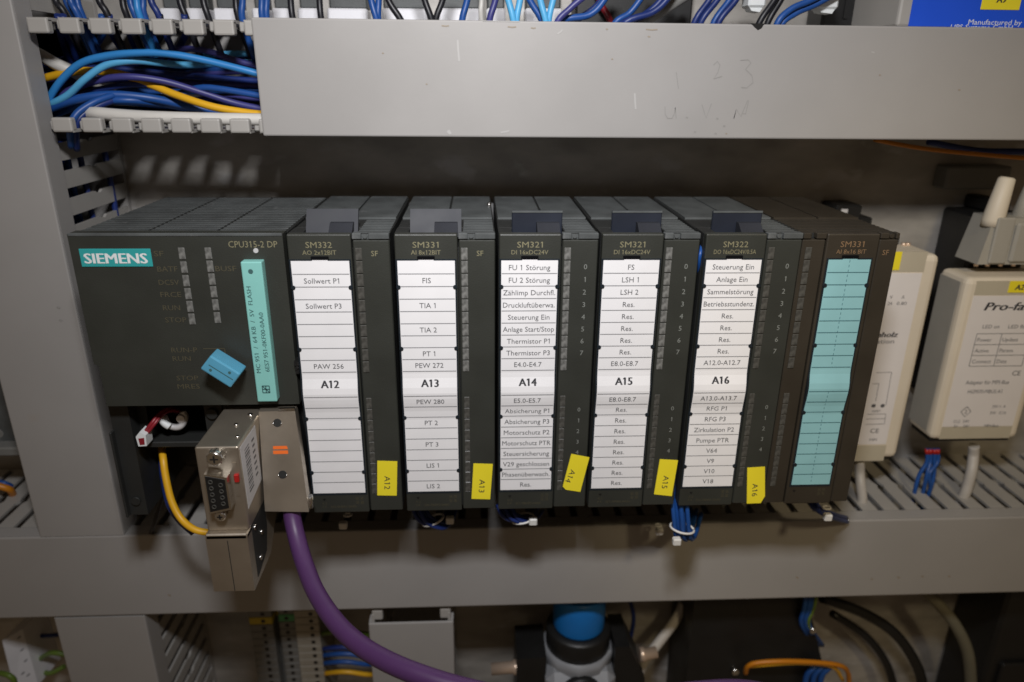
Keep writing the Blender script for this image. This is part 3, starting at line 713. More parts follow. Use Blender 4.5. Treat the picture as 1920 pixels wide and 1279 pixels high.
# ------------------------------------------------------------------ wire bundles and ties below the modules
def bundle(px, base, n, m, label, r=1.1):
    t = thing('wire_bundle', label, 'wire bundle', at(px[-1][0], px[-1][1], Y=base[-1]))
    for i in range(n):
        a = i*2.4; rr = 1.35*math.sqrt(i)
        P = [at(x, y, Y=Y)+Vector((rr*math.cos(a)*1.2, rr*math.sin(a), 0)) for (x, y), Y in zip(px, base)]
        b = MB(); b.tube(spline(P), r, 6); part('wire', b, m, t)
    return t
def tie(c, r, tail, label, tilt=0):
    t = thing('cable_tie', label, 'cable tie', c)
    b = MB(); b.tube([c+Vector((r*math.cos(a), r*math.sin(a)*.8, tilt*math.cos(a))) for a in [q*math.pi/10 for q in range(21)]], .55, 6); part('band', b, TIE, t)
    b = MB(); d = Vector(tail); b.box(c.x+d.x-1.9, c.x+d.x+1.9, c.y+d.y-1.5, c.y+d.y+1.5, c.z+d.z-1.8, c.z+d.z+1.8, b=.5); part('head', b, TIE, t)
    return t
bundle([(1266,850),(1272,920),(1276,970),(1280,1005),(1290,1000),(1302,960)], [12,6,4,6,16,34], 7, W_BL, 'blue wire bundle hanging between modules A15 and A16')
tie(at(1279,990,Y=5), 5.6, (-3.6,-5.0,-3.6), 'white cable tie round blue bundle between modules A15 and A16', tilt=-1)
bundle([(945,945),(958,968),(985,975),(1005,955)], [14,10,14,30], 6, W_DB, 'dark blue wire bundle bulging below module A14')
tie(at(980,972,Y=12), 5.2, (4.6,-3.5,.8), 'white cable tie with square head below module A14', tilt=1)
bundle([(785,945),(800,975),(835,985),(850,955)], [18,14,18,34], 5, W_DB, 'dark blue wire bundle below module A13')
tie(at(812,975,Y=16), 5.0, (8.0,-1.0,.5), 'pale cable tie below module A13', tilt=2)
tie(at(652,965,Y=28), 1.8, (-1.5,-5,-2.5), 'yellowed cable tie end below module A12')
tie(at(1550,952,Y=16), 1.8, (-1.0,-4,-2.5), 'white cable tie end below turquoise strip module')
tie(at(1234,985,Y=34), 1.6, (0,-3,-1.5), 'dim cable tie end left of hanging blue bundle')
bundle([(1525,935),(1532,955),(1560,968),(1585,975)], [24,20,28,45], 4, W_DB, 'dark blue wires below turquoise strip module')
wire([(1310,520,8),(1311,490,3),(1314,470,3.5),(1318,450,10)], .8, W_BL, 'short blue wire glinting in gap between modules A15 and A16')

# ------------------------------------------------------------------ wires in the open duct window
G1 = 'wires lying in the open upper duct'
def win(pts, r, m, label): return wire(pts, r, m, label, group=G1)
win([(70,225,66),(90,188,64),(114,152,62),(150,120,60),(200,105,59),(270,99,59),(330,103,60),(400,117,62),(490,140,64),(600,170,70)], 1.55, W_LB, 'light blue wire arching highest across the open duct')
win([(70,208,68),(95,196,64),(128,178,61),(160,148,59),(200,122,60),(250,114,62),(300,118,66),(350,122,74),(430,118,84),(560,118,90)], 1.5, W_CY, 'paler blue wire arching just under the highest light blue one')
win([(60,152,74),(90,145,72),(125,137,70),(165,133,69),(225,139,70),(280,158,70),(330,178,68),(390,198,66),(440,208,66),(500,215,66),(620,218,68)], 1.75, W_YE, 'yellow wire running the length of the open duct')
win([(80,215,70),(120,176,67),(180,152,65),(240,144,64),(310,153,68),(380,174,72),(440,193,75),(500,206,76),(600,225,78)], 1.5, W_NV, 'violet navy wire curving just above the yellow one')
win([(70,215,66),(105,199,64),(150,185,62),(210,178,64),(280,184,68),(350,198,75),(420,212,80),(500,221,82),(620,224,84)], 1.9, W_BL, 'thick mid blue wire low in the open duct')
win([(100,216,70),(160,194,66),(230,188,64),(300,194,72),(370,207,80),(440,216,84),(510,222,86)], 1.6, W_BL, 'second mid blue wire just below the thick one')
win([(40,86,72),(75,103,72),(105,120,71),(135,133,72),(170,150,76),(220,165,84)], 2.7, CABW, 'white cable slanting down behind the light blue wires')
win([(150,215,64),(175,212,56),(210,215,54),(270,219,53.5),(360,222,53.5),(460,224,53.5),(560,226,54)], 2.7, CABW, 'white cable lying along the bottom fingers of the open duct')
win([(300,106,80),(330,95,77),(362,92,76),(400,99,75),(440,113,74),(500,128,74)], 1.4, W_NV, 'violet navy wire humped near the duct cover')
win([(330,178,74),(375,165,72),(420,168,71),(500,182,70)], 1.5, W_BL, 'short blue wire entering the cover above the yellow wire')
win([(330,145,84),(380,133,82),(430,127,80),(500,118,80)], 1.5, W_BL, 'blue wire rising toward the duct cover at mid height')
win([(380,104,90),(430,101,86),(500,100,84)], 1.4, W_CY, 'pale cyan wire at upper right of the open duct')
win([(215,178,64),(180,190,58),(150,208,54),(136,226,52),(132,245,53),(134,275,60)], 1.5, W_BL, 'blue wire dropping out through the bottom fingers')
win([(225,184,66),(190,196,60),(160,212,56),(146,228,54),(142,248,55),(144,280,62)], 1.5, W_DB, 'dark blue wire dropping out beside the blue one')
win([(290,160,70),(250,158,70),(200,165,70),(150,178,70),(110,196,70)], 1.4, W_DB, 'dark blue wire fanning left under the violet one')
for i in range(16):
    y0 = random.uniform(85, 212); y1 = y0+random.uniform(-30, 25); d = random.uniform(78, 106); ph = random.uniform(-22, 10)
    win([(50,y0+random.uniform(-5,25),d),(180,y0+ph,d-4),(330,(y0+y1)/2+ph*.5,d),(500,y1,d-3),(700,y1+8,d)], 1.4, random.choice([W_DB,W_DB,W_BL,W_NV]), 'dark wire lying deep at the back of the open duct')
for i, (xa, xb, ya) in enumerate(((108,130,110),(190,172,112),(205,240,105),(238,265,108),(300,282,102),(345,330,98),(118,150,125),(272,300,96))):
    win([(xa,28,70),(xa+4,60,74),((xa+xb)/2,85,84),(xb,ya,92),(xb+25,ya+30,98)], 1.4, (W_DB,W_BL,W_DB,W_DB,W_BK,W_DB,W_DB,W_BK)[i], 'dark wire diving from the top fingers into the duct')
for i in range(12):  # added row of wires that blocks light through the rear of the slots
    d = 79+i*3; zz = 36.8+random.uniform(0,1.5)
    A0 = [('w',(-30+random.uniform(0,6),d+random.uniform(-1,1),zz+random.uniform(0,4))),('w',(0,d+random.uniform(-1.5,1.5),zz)),('w',(30,d+random.uniform(-1.5,1.5),zz+random.uniform(-.6,2))),('w',(65,d,zz)),('w',(110,d,zz))]
    win(A0, 1.45, (W_DB,W_BL,W_DB)[i%3], 'added dark wire blocking light on the bottom fingers at the back of the open duct')
# wires rising from the duct top, one by one
UP = [('blue',W_BL,[(118,-60),(132,0),(146,28)],66),('blue',W_BL,[(130,-60),(144,0),(153,27)],68),('blue',W_BL,[(112,-60),(124,0),(140,30)],72),
 ('black',W_BK,[(95,-50),(104,0),(122,26)],74),('black',W_BK,[(178,-50),(186,0),(202,28)],70),('black',W_BK,[(226,-60),(230,0),(238,30)],68),
 ('blue',W_BL,[(238,-60),(244,0),(254,30)],66),('blue',W_LB,[(250,-60),(256,0),(262,30)],65),('blue',W_BL,[(262,-60),(268,0),(271,30)],67),('dark blue',W_DB,[(276,-60),(283,0),(298,30)],70),
 ('black',W_BK,[(330,-60),(337,0),(350,36)],72),('black',W_BK,[(376,-60),(381,0),(392,36)],74),('black',W_BK,[(440,-60),(442,0),(447,34)],76),('blue',W_BL,[(454,-60),(455,0),(455,38)],70),
 ('blue',W_BL,[(492,-60),(491,0),(493,40)],68),('blue',W_BL,[(502,-60),(500,0),(501,40)],69),('black',W_BK,[(545,-60),(545,0),(551,45)],72),('black',W_BK,[(598,-60),(599,0),(604,45)],74),
 ('blue',W_BL,[(690,-60),(696,0),(708,45)],68),('blue',W_BL,[(713,-60),(710,0),(710,45)],69),('black',W_BK,[(712,-60),(728,0),(756,48)],73),('black',W_BK,[(780,-60),(796,0),(812,48)],72),('black',W_BK,[(846,-60),(830,0),(816,48)],74),
 ('blue',W_BL,[(885,-60),(876,0),(866,48)],69),('white',CABW,[(903,-60),(903,0),(902,30)],90),('violet blue',W_NV,[(940,-60),(929,0),(917,48)],70),('light blue',W_CY,[(935,-60),(953,0),(964,48)],66),('light blue',W_CY,[(985,-60),(975,0),(968,48)],67),
 ('blue',W_BL,[(965,-60),(993,0),(1020,50)],70),('light blue',W_CY,[(1003,-60),(1013,0),(1025,50)],66),('light blue',W_CY,[(1052,-60),(1037,0),(1028,50)],67),('violet blue',W_NV,[(1100,-10),(1068,17),(1042,50)],64),
 ('blue',W_BL,[(1160,-50),(1133,0),(1105,28),(1050,44)],68),('dark blue',W_DB,[(1150,-40),(1120,10),(1085,35),(1060,50)],74),('dark blue',W_DB,[(1275,-40),(1250,0),(1222,24),(1168,48)],66),('dark blue',W_DB,[(1262,-40),(1238,2),(1205,30),(1160,52)],70),
 ('blue',W_BL,[(1225,-40),(1200,0),(1180,25),(1150,50)],76),('dark blue',W_DB,[(1370,-40),(1345,0),(1312,48)],74),('dark blue',W_DB,[(1355,-40),(1330,0),(1300,48)],78),('blue',W_DB,[(1400,-40),(1380,0),(1345,48)],72),('blue',W_BL,[(1390,-40),(1368,0),(1335,50)],76),
 ('black',W_BK,[(1475,-40),(1452,0),(1420,52)],70),('black',W_BK,[(1485,-40),(1464,0),(1436,52)],73),('blue',W_BL,[(1570,-25),(1522,0),(1482,18),(1455,50)],68),('blue',W_BL,[(1580,-20),(1530,8),(1492,25),(1462,52)],70)]
ORD = ['first','second','third','fourth','fifth','sixth','seventh','eighth','ninth','tenth','eleventh','twelfth','thirteenth','fourteenth','fifteenth','sixteenth','seventeenth','eighteenth','nineteenth','twentieth']
cnt = {}
for cn, m, px, Y in UP:
    k = cnt.get(cn, 0); cnt[cn] = k+1
    P = [(x, y, Y) for x, y in px]; lastp = at(px[-1][0], px[-1][1], Y=Y); P.append(('w', lastp+Vector((2,6,-16))))
    wire(P, 1.45 if cn != 'white' else 1.2, m, f'{cn} wire rising above the upper duct, {ORD[k]} {cn} one from the left', group='wires rising above the upper duct')

# white devices behind the rising wires
G2 = 'white devices above the upper duct'
for i, (xa, xb, yb) in enumerate(((296,333,40),(345,385,42),(398,448,44),(470,498,46),(508,540,46),(556,596,46),(612,688,48),(715,800,48),(822,905,50),(912,948,50),(985,1055,52))):
    A, B = at(xa, 12, Y=104), at(xb, 12, Y=104)
    t = thing('relay_socket', f'white socket glimpsed behind rising wires, {ORD[i]} from the left', 'relay socket', ((A.x+B.x)/2, 104, 78), G2)
    b = MB(); b.box(A.x, B.x, 104, YP-.2, 78, at(xa, 15, Y=104).z, b=.8); part('base', b, WHITEB, t)
    b = MB(); b.box(A.x+.4, B.x-.4, 109, YP-.3, at(xa, 15, Y=104).z+.1, 170, b=.8); part('cap', b, ANTHT, t)
b = MB(); A = at(1080,0,Y=100); B = at(1300,0,Y=100); b.box(A.x, B.x, 100, YP-.2, 79, 170, b=1); b.box(A.x+5, B.x-8, 97, 100.2, 95, 160, b=1)
single('contactor', b, BLACK, 'black contactor behind the tangle of blue wires above duct', 'contactor')
wire([(1118,-30,95),(1125,5,94),(1140,30,94),(1150,60,96)], 1.5, REDW, 'dark red wire among the blue tangle above the duct')
wire([(1290,-10,78),(1262,8,76),(1230,28,75),(1190,50,76)], 2.3, TERM, 'grey cable curving behind navy wires above the duct')
for (xa, xb, yb, l) in ((1408,1436,14,'white plug hanging among blue wires above the duct'), (1541,1572,17,'white plug left of the dark gap beside blue device')):
    A, B = at(xa, -30, Y=74), at(xb, yb, Y=74); b = MB(); b.box(A.x, B.x, 74, 84, B.z, A.z, b=.9); b.prism([(A.x+.8,B.z+.2),(B.x-1,B.z+.2),(B.x-2.2,B.z-1.9),(A.x+2,B.z-1.4)], 75, 82, 1)
    single('plug', b, WHT, l, 'plug')
b = MB(); A = at(1545,0,Y=100); B = at(1672,0,Y=100); b.box(A.x, B.x, 99, YP-.2, 79, 175, b=1.5, seg=2); b.box(A.x+10, A.x+12, 98, 99.2, 85, 165)
single('black_housing', b, BLACK, 'black glossy housing left of the blue labelled device', 'device')
# blue labelled device
A = at(1680, 30, Y=72)
bx0 = at(1706,30,Y=58).x; t = thing('frequency_drive', 'blue labelled device with yellow tag at top right corner', 'device', (bx0+45, 90, 79))
b = MB(); b.box(bx0-5.2, bx0+110, 58, YP-.2, 79, 200, b=1.2, seg=2); part('housing', b, TERMB if False else PVCF, t)
b = MB(); xa = at(1683,30,Y=66).x; b.box(xa-2, xa+.4, 64, 100, 79, 200, b=.6, seg=2); part('metal_edge', b, STEEL, t)
b = MB(); b.box(bx0, bx0+105, 57.6, 58.1, 79.3, 196); fr = part('blue_sticker', b, BLUE, t)
k = MB(); c0 = at(1815,46,Y=57.5); c1_ = at(1915,46,Y=57.5); k.text('Manufactured by', (c0.x,57.48,c0.z), (1,0,0), (0,0,1), 2.1, width=c1_.x-c0.x, align='L')
c0 = at(1782,54,Y=57.5); k.text('UPS Systeme GmbH', (c0.x,57.48,c0.z-.3), (1,0,0), (0,0,1), 2.1, width=28, align='L'); part('lettering', k, WHT, fr)
P = [at(1838,18,Y=57.4), at(1911,18,Y=57.4)]
b = MB(); b.box(P[0].x, P[1].x, 57.3, 57.55, P[0].z, P[0].z+9, b=.1); tg = part('marker_tag', b, YEL, t)
k = MB(); c = at(1877,5,Y=57.2); k.text('A9', (c.x,57.2,c.z), (1,0,0), (0,0,1), 2.6, bold=True); part('lettering', k, INKB, tg)

# orange wire on the right, grey block
wire([(1640,262,70),(1690,272,72),(1750,281,74),(1820,288,74),(1930,297,74),(2020,300,74)], 1.1, W_OR, 'orange wire below the upper duct at right', n=8)
wire([(1740,266,86),(1830,282,86),(1900,284,86),(2010,284,86)], 1.6, W_DB, 'dark blue wire above the orange wire at right')
b = MB(); A, B = at(1780,312,Y=106), at(1890,356,Y=106); b.box(A.x, B.x, 106, YP-.2, B.z, A.z, b=1)
single('grey_block', b, TERM, 'dim grey block on the plate under the orange wire', 'block')

# ------------------------------------------------------------------ beige converters
def conv_label(m, s_, x, y, Y, h, width=None, align='L', bold=False, shear=0, maxw=None):
    c = at(x, y, Y=Y); m.text(s_, (c.x, Y, c.z), (1,0,0), (0,0,1), h, width=width, align=align, bold=bold, shear=shear, maxw=maxw)
YC = 65.0
t = thing('bus_adapter', 'beige adapter box with maker sticker, table and plug on its top', 'adapter', (427, 80, -128), 'beige adapter boxes')
xl_, xr_, zt_, zb_ = 401.6, 451.5, -36.5, -128.8
def ybk(): return at(1765,504,X=xl_).y
yb_ = 88.0
b = MB(); b.box(xl_, xr_, YC, yb_, zb_, zt_, b=3.2, seg=3); hb = part('housing', b, BEIGE, t)
b = MB(); b.box(xl_-.12, xl_+.5, YC+4.5, yb_-1.2, zb_+3.2, zt_-3.2, b=.2); part('side_panel', b, BEIGEG, t)
b = MB(); b.box(xl_+5, xr_-5, YC-.15, YC+.5, zt_-9.0, zt_-1.6); part('trim_band', b, BEIGED, t)
b = MB(); b.box(xl_+5, xr_-5, YC-.15, YC+.5, zb_+.9, zb_+8.2); part('trim_band', b, BEIGED, t)
b = MB(); b.box(xl_+5, xr_-5, YC-.22, YC+.4, zb_+8.4, zt_-9.3); lb = part('sticker', b, LABEL, t)
k = MB(); kb_ = MB(); Yk = YC-.32
conv_label(kb_, 'Pro-face', 1845, 582, Yk, 4.3, width=29, bold=True, shear=.25)
conv_label(k, 'LED on', 1842, 616, Yk, 2.0, width=9.0); conv_label(k, 'LED flash', 1890, 616, Yk, 2.0, width=12)
xt0 = at(1832,626,Y=Yk); zt0 = xt0.z; zt1 = at(1817,687,Y=Yk).z; xta = xt0.x; xtb = xta+13.5; xtc = xta+29
for i in range(4): z = zt0+(zt1-zt0)*i/3; k.stroke([(xta,Yk,z),(xtc,Yk,z)], .3)
for xx in (xta, xtb, xtc): k.stroke([(xx,Yk,zt0),(xx,Yk,zt1)], .3)
for i, (a, c) in enumerate((('Power','Update'),('Active','Param.'),('Connect','Data'))):
    z = zt0+(zt1-zt0)*(i+.72)/3; k.text(a, (xta+1,Yk,z), (1,0,0), (0,0,1), 2.1, align='L', maxw=11); k.text(c, (xtb+1,Yk,z), (1,0,0), (0,0,1), 2.1, align='L', maxw=11)
conv_label(kb_, 'CE', 1897, 704, Yk, 2.7, width=4.6)
conv_label(k, 'Adapter für MPI-Bus', 1810, 721, Yk, 2.3, width=24); conv_label(k, 'HGP070-MBUS-A1', 1814, 738, Yk, 2.2, width=19)
d = at(1811,772,Y=Yk)
k.stroke([(d.x,Yk,d.z+3),(d.x+2.8,Yk,d.z),(d.x,Yk,d.z-3),(d.x-2.8,Yk,d.z),(d.x,Yk,d.z+3)], .4); k.text('2', (d.x,Yk,d.z-1.1), (1,0,0), (0,0,1), 2.2)
for s_, x, y, wd in (('CL2  24V',1787,793,9),('5V  ..  24V',1788,802,8.5),('24V =  A',1860,765,7.5),('5W   0,1A',1856,777,9),('MPI-Bus',1845,801,8)): conv_label(k, s_, x, y, Yk, 1.7, width=wd)
part('lettering', k, INK, lb); part('lettering', kb_, INKB, lb)
P = at(1889,549,Y=YC-.3); b = MB(); b.box(P.x, P.x+16, YC-.5, YC-.1, P.z, P.z+6.2, b=.1); tg = part('marker_tag', b, YEL, t)
k = MB(); k.text('A2', (P.x+3.2,YC-.6,P.z+1.6), (1,0,0), (0,0,1), 2.8, align='L', bold=True, shear=.15); part('lettering', k, INKB, tg)
b = MB(); b.box(xl_+14, xr_-4, yb_+.1, YP-.2, -118, -9, b=1.5); b.box(xl_+25, xl_+34, yb_+4, YP-.4, -8.9, -2, b=1); part('mounting_base', b, BLACK, t)
b = MB(); b.box(xl_+2, xr_-2, YC+3, yb_-2, zb_-2.4, zb_+.6, b=.6); part('underside', b, BLACK, t)
# plug on top
t = thing('serial_plug', 'beige serial plug with tall thumb screw on top of adapter', 'plug', (444, 78, -36))
HB = [at(1827,488,Y=70), at(1846,410,Y=70)]
b = MB(); x0_ = at(1833,492,Y=70).x; xt = at(1851,412,Y=70).x; z0_ = at(1850,496,Y=70).z; z1_ = at(1870,410,Y=70).z
b.hexa([(x0_,70,z0_),(x0_+34,70,z0_),(x0_+34,88,z0_),(x0_,88,z0_),(x0_+4,71,z1_),(x0_+30,71,z1_),(x0_+30,87,z1_),(x0_+4,87,z1_)])
b.box(x0_+5, x0_+14, 68.8, 70.6, z0_+.5, z1_+.5, b=.6); b.box(x0_+15.5, x0_+36, 68.2, 71, z0_+1, z1_-2, b=1.2)
part('hood', b, BEIGEG, t)
b = MB(); c0 = at(1862,412,Y=75); c1_ = at(1888,335,Y=75); b.tube([c0+Vector((0,0,-3)), c0, c1_, c1_+Vector((.1,0,.8))], [5.2,5.2,3.9,2.8], 14); part('thumb_screw', b, BEIGE, t)
b = MB(); c0 = at(1912,412,Y=78); b.tube([c0+Vector((0,0,-3)), c0+Vector((3,0,18))], [5.2,4.0], 14); part('thumb_screw', b, BEIGEG, t)
b = MB()
for dx in (4, 10, 17, 24): b.cyl((x0_+dx,76,z0_-2.4),(x0_+dx,76,z0_+.2), 1.1, 8)
part('contact_pins', b, BRASS, t, kind='stuff')
# left adapter
t = thing('bus_adapter', 'beige adapter box half hidden behind the turquoise strip module', 'adapter', (360, 80, -140), 'beige adapter boxes')
xl2, xr2, zt2, zb2 = 330.0, 385.2, -24.5, -139.8
b = MB(); b.box(xl2, xr2, YC, 92, zb2, zt2, b=3.2, seg=3); part('housing', b, BEIGE, t)
xb_ = at(1737,485,Y=YC).x
b = MB(); b.box(xl2+5, xb_, YC-.15, YC+.4, at(1700,510,Y=YC).z, at(1700,472,Y=YC).z); part('trim_band', b, BEIGED, t)
b = MB(); b.box(xl2+5, xb_, YC-.15, YC+.4, at(1640,864,Y=YC).z, at(1640,835,Y=YC).z); part('trim_band', b, BEIGED, t)
b = MB(); b.box(xl2+5, xb_-.6, YC-.22, YC+.4, at(1640,833,Y=YC).z, at(1700,512,Y=YC).z); lb = part('sticker', b, LABEL, t)
k = MB(); kb_ = MB()
conv_label(kb_, 'Helmholz', 1683, 632, Yk, 2.8, width=20, align='R', bold=True, shear=.2); conv_label(k, 'Isolation', 1676, 644, Yk, 2.4, width=16, align='R')
conv_label(k, 'A', 1690, 560, Yk, 1.7); conv_label(k, '0.80', 1681, 572, Yk, 1.7, width=5.2); conv_label(k, 'V', 1668, 560, Yk, 1.7); conv_label(k, '24', 1664, 572, Yk, 1.7)
def pl(pts, wd=.25): k.stroke([at(x, y, Y=Yk) for x, y in pts], wd)
pl([(1643,699),(1672,698)]); pl([(1672,698),(1661,760)]); pl([(1636,720),(1648,719)]); pl([(1648,719),(1642,752)])
pl([(1626,777),(1661,776)]); pl([(1661,776),(1658,795)]); pl([(1658,795),(1622,796)]); pl([(1624,786),(1659,785)])
for x in (1638, 1655): c = at(x, 761, Y=Yk); k.add([(c.x+1.2*math.cos(a*math.pi/5), Yk, c.z+1.1*math.sin(a*math.pi/5)) for a in range(10)], [tuple(range(10))])
conv_label(kb_, 'CE', 1631, 812, Yk, 2.6, width=4.8); conv_label(k, 'MPI', 1630, 827, Yk, 1.5, width=4); conv_label(k, 'RESET', 1635, 773, Yk, 1.2, width=4.6)
part('lettering', k, INK, lb); part('lettering', kb_, INKB, lb)
P = [at(1684,508,Y=YC-.3), at(1696,472,Y=YC-.3)]; b = MB(); b.box(P[0].x-14, P[1].x-1.0, YC-.5, YC-.1, P[0].z+.4, P[1].z, b=.1); part('marker_tag', b, YEL, t)
b = MB(); b.box(xl2+2, xr2-2, YC+3, 90, zb2-2.2, zb2+.6, b=.6); b.box(xl2+4, xr2-6, 92.1, YP-.2, -130, -20, b=1.5); part('mounting_base', b, BLACK, t)
b = MB()
for x in (1694, 1702): c = at(x, 460, Z=zt2); b.cyl(c+Vector((0,0,-.5)), c+Vector((0,0,1.4)), 1.3, 10)
part('terminal_screw', b, BRASS, t, kind='stuff')
# rail clips on the plate
for (xa, ya, xb, yb__, l) in ((1570,385,1612,420,'black rail clip behind right end of the module row'),):
    A, B = at(xa, ya, Y=100), at(xb, yb__, Y=100); b = MB(); b.box(A.x, B.x, 100, YP-.2, B.z-4, A.z, b=.8); b.box(B.x-2, B.x+8, 102, YP-.4, B.z-4, B.z+3, b=.8); b.box(A.x+2.5, A.x+6, 99.5, 100.3, A.z-4, A.z-2, mi=1)
    single('rail_clip', b, [BLACK, STICK], l, 'clip')
# cables below the adapters
wire([(1612,862,70),(1612,885,70),(1614,912,66),(1616,940,64),('w',at(1616,940,Y=64)+Vector((0,3,-14)))], 2.7, CABG, 'grey cable under the half hidden adapter', 'cable', 'cable', n=12)
wire([(1826,836,74),(1825,855,74),(1822,880,70),(1815,908,68),(1807,930,67),('w',at(1806,932,Y=67)+Vector((-1,3,-14)))], 2.9, CABG, 'grey cable under the adapter with the table sticker', 'cable', 'cable', n=12)
for i, (xa, xb, l) in enumerate(((1738,1722,'left blue wire of the red tipped pair group under adapter'),(1744,1734,'second blue wire with red tip under adapter'),(1752,1742,'third blue wire with red tip under adapter'),(1758,1738,'rightmost blue wire with red tip under adapter'))):
    P = [at(xa,842,Y=74), at(xa,866,Y=73), at((xa+xb)/2-6+5*(i%3),890,Y=72-2*(i%2)), at(xb-6+4*i,918,Y=71), at(xb,926,Y=71)+Vector((0,2,-12))]
    t = thing('wire', l, 'wire', P[2], 'blue wires with red tips under the adapter')
    b = MB(); b.tube(spline(P), 1.15, 8); part('insulation', b, W_BL, t)
    b = MB(); b.tube([P[0]+Vector((0,-.1,0)), P[1].lerp(P[0],.65)+Vector((0,-.1,0))], 1.3, 8); part('ferrule', b, RED, t)

# ------------------------------------------------------------------ lower compartment
tx0, tx1 = at(472,1200,Y=84).x, at(602,1200,Y=84).x
for i in range(18):
    z1 = -238-5.4*i; z0 = z1-5.2
    nm = ORD[i] if i < 20 else str(i)
    earth = i == 3
    t = thing('terminal_block', ('green yellow earth terminal in the stack' if earth else f'grey terminal block in the stack below left connector, {nm} from the top'), 'terminal', ((tx0+tx1)/2, YP, z0), 'stacked terminal blocks')
    b = MB(); b.box(tx0, tx0+14, 84, YP-.2, z0, z1, b=.4); b.box(tx0+14.2, tx0+17, 92, YP-.2, z0, z1); part('left_clamp', b, TERMY if earth else TERM, t)
    b = MB(); b.box(tx0+17.2, tx0+27.5, 86, YP-.2, z0, z1, b=.4); part('middle_body', b, TERMG if earth else TERM, t)
    b = MB(); b.box(tx0+27.7, tx1, 83, YP-.2, z0, z1, b=.4); part('right_clamp', b, TERMB, t)
    k = MB()
    for xx, yy_ in ((tx0+8.5,84),(tx0+22,86),(tx1-4.5,83)): k.cyl((xx,yy_-.08,(z0+z1)/2),(xx,yy_+.4,(z0+z1)/2), 1.35, 10)
    part('screw_holes', k, BLACK, t, kind='stuff')
for i, (y, m, l) in enumerate(((1186,W_GY,'green yellow wire from the terminal stack to short grey duct'),(1216,W_DB,'upper dark blue wire between terminal stack and short grey duct'),(1228,W_BL,'middle blue wire between terminal stack and short grey duct'),(1243,W_BL,'lower blue wire between terminal stack and short grey duct'),(1262,W_YE,'yellow wire low between terminal stack and short grey duct'))):
    wire([(590,y+4,90),(615,y,84),(650,y-2,82),(690,y+3,84),(730,y+2,90)], 1.5, m, l)
# regulator
rc = at(1085,1160,Y=72); RX = rc.x
t = thing('air_regulator', 'air pressure regulator with blue knob and brass fittings below duct', 'regulator', (RX, 72, -345))
b = MB(); zz0 = at(1085,1198,Y=58).z
def lathe(m, prof, n=28, mi=0): 
    P = [(RX,72,z) for r, z in prof]; m.tube([Vector(p) for p in P], [r for r, z in prof], n, mi)
lathe(b, [(15.2,zz0-1),(15.6,zz0+1),(15.6,-232),(14.8,-229)])
part('knob', b, VALB, t)
b = MB(); lathe(b, [(19.2,zz0-15),(19.6,zz0-14),(19.6,zz0-3),(19,zz0-1.6),(15.8,zz0-.9)]); part('collar', b, BLACK, t)
b = MB(); lathe(b, [(17,-420),(17,zz0-40),(20.5,zz0-30),(21.6,zz0-20),(21.6,zz0-15),(19.8,zz0-15)], n=10); b.box(RX-21, RX+21, 50, 93, zz0-70, zz0-22, b=5, seg=1); part('body', b, VALG, t)
b = MB(); b.prism([(RX-38,zz0-14),(RX-20.5,zz0-13),(RX-20.5,-420),(RX-38,-420)], 58, 86, 1); b.prism([(RX+20.5,zz0-7),(RX+29,zz0-7),(RX+40,zz0-32),(RX+40,-420),(RX+20.5,-420)], 58, 86, 1); part('bracket', b, BLACK, t)
b = MB(); c = at(958,1256,Y=66); b.tube([(RX-36,68,c.z),(RX-39,68,c.z),(RX-40,68,c.z),(RX-53,68,c.z-1)], [4.6,4.6,3.7,3.7], 14); part('fitting', b, BRASS, t)
b = MB(); c = at(1196,1232,Y=66); b.tube([(RX+38,68,c.z),(RX+41,68,c.z),(RX+42,68,c.z),(RX+49,68,c.z+1.5)], [4.4,4.4,3.6,3.6], 14); part('fitting', b, BRASS, t)
b = MB(); c = at(1090,1279,Y=50); b.cyl((RX,51.5,c.z-9),(RX,47,c.z-9), 12.5, 24); part('gauge', b, BLACK, t)
# hoses
wire([(1282,1130,95),(1268,1160,92),(1235,1205,86),(1205,1245,80),(1190,1290,78)], 3.2, CABG, 'pale hose slanting down right of the regulator', 'hose', 'hose', n=12)
wire([(1180,1120,100),(1188,1160,98),(1180,1210,96),(1172,1290,96)], 1.4, W_DB, 'dark blue wire behind the right brass fitting')
wire([(1720,1095,85),(1752,1125,82),(1790,1170,80),(1815,1225,80),(1822,1300,80)], 3.6, mat('olive_hose', (.17,.16,.115), .5, var=.08), 'olive grey hose curving down at lower right', 'hose', 'hose', n=12)
wire([(1540,1120,90),(1620,1150,88),(1680,1190,88),(1720,1250,90),(1735,1310,90)], 3.4, BLACK, 'black hose arching across the lower right', 'hose', 'hose', n=12)
wire([(1560,1150,100),(1620,1190,98),(1660,1240,98),(1680,1300,98)], 2.6, BLACK, 'thinner black hose below the arching one', 'hose', 'hose', n=12)
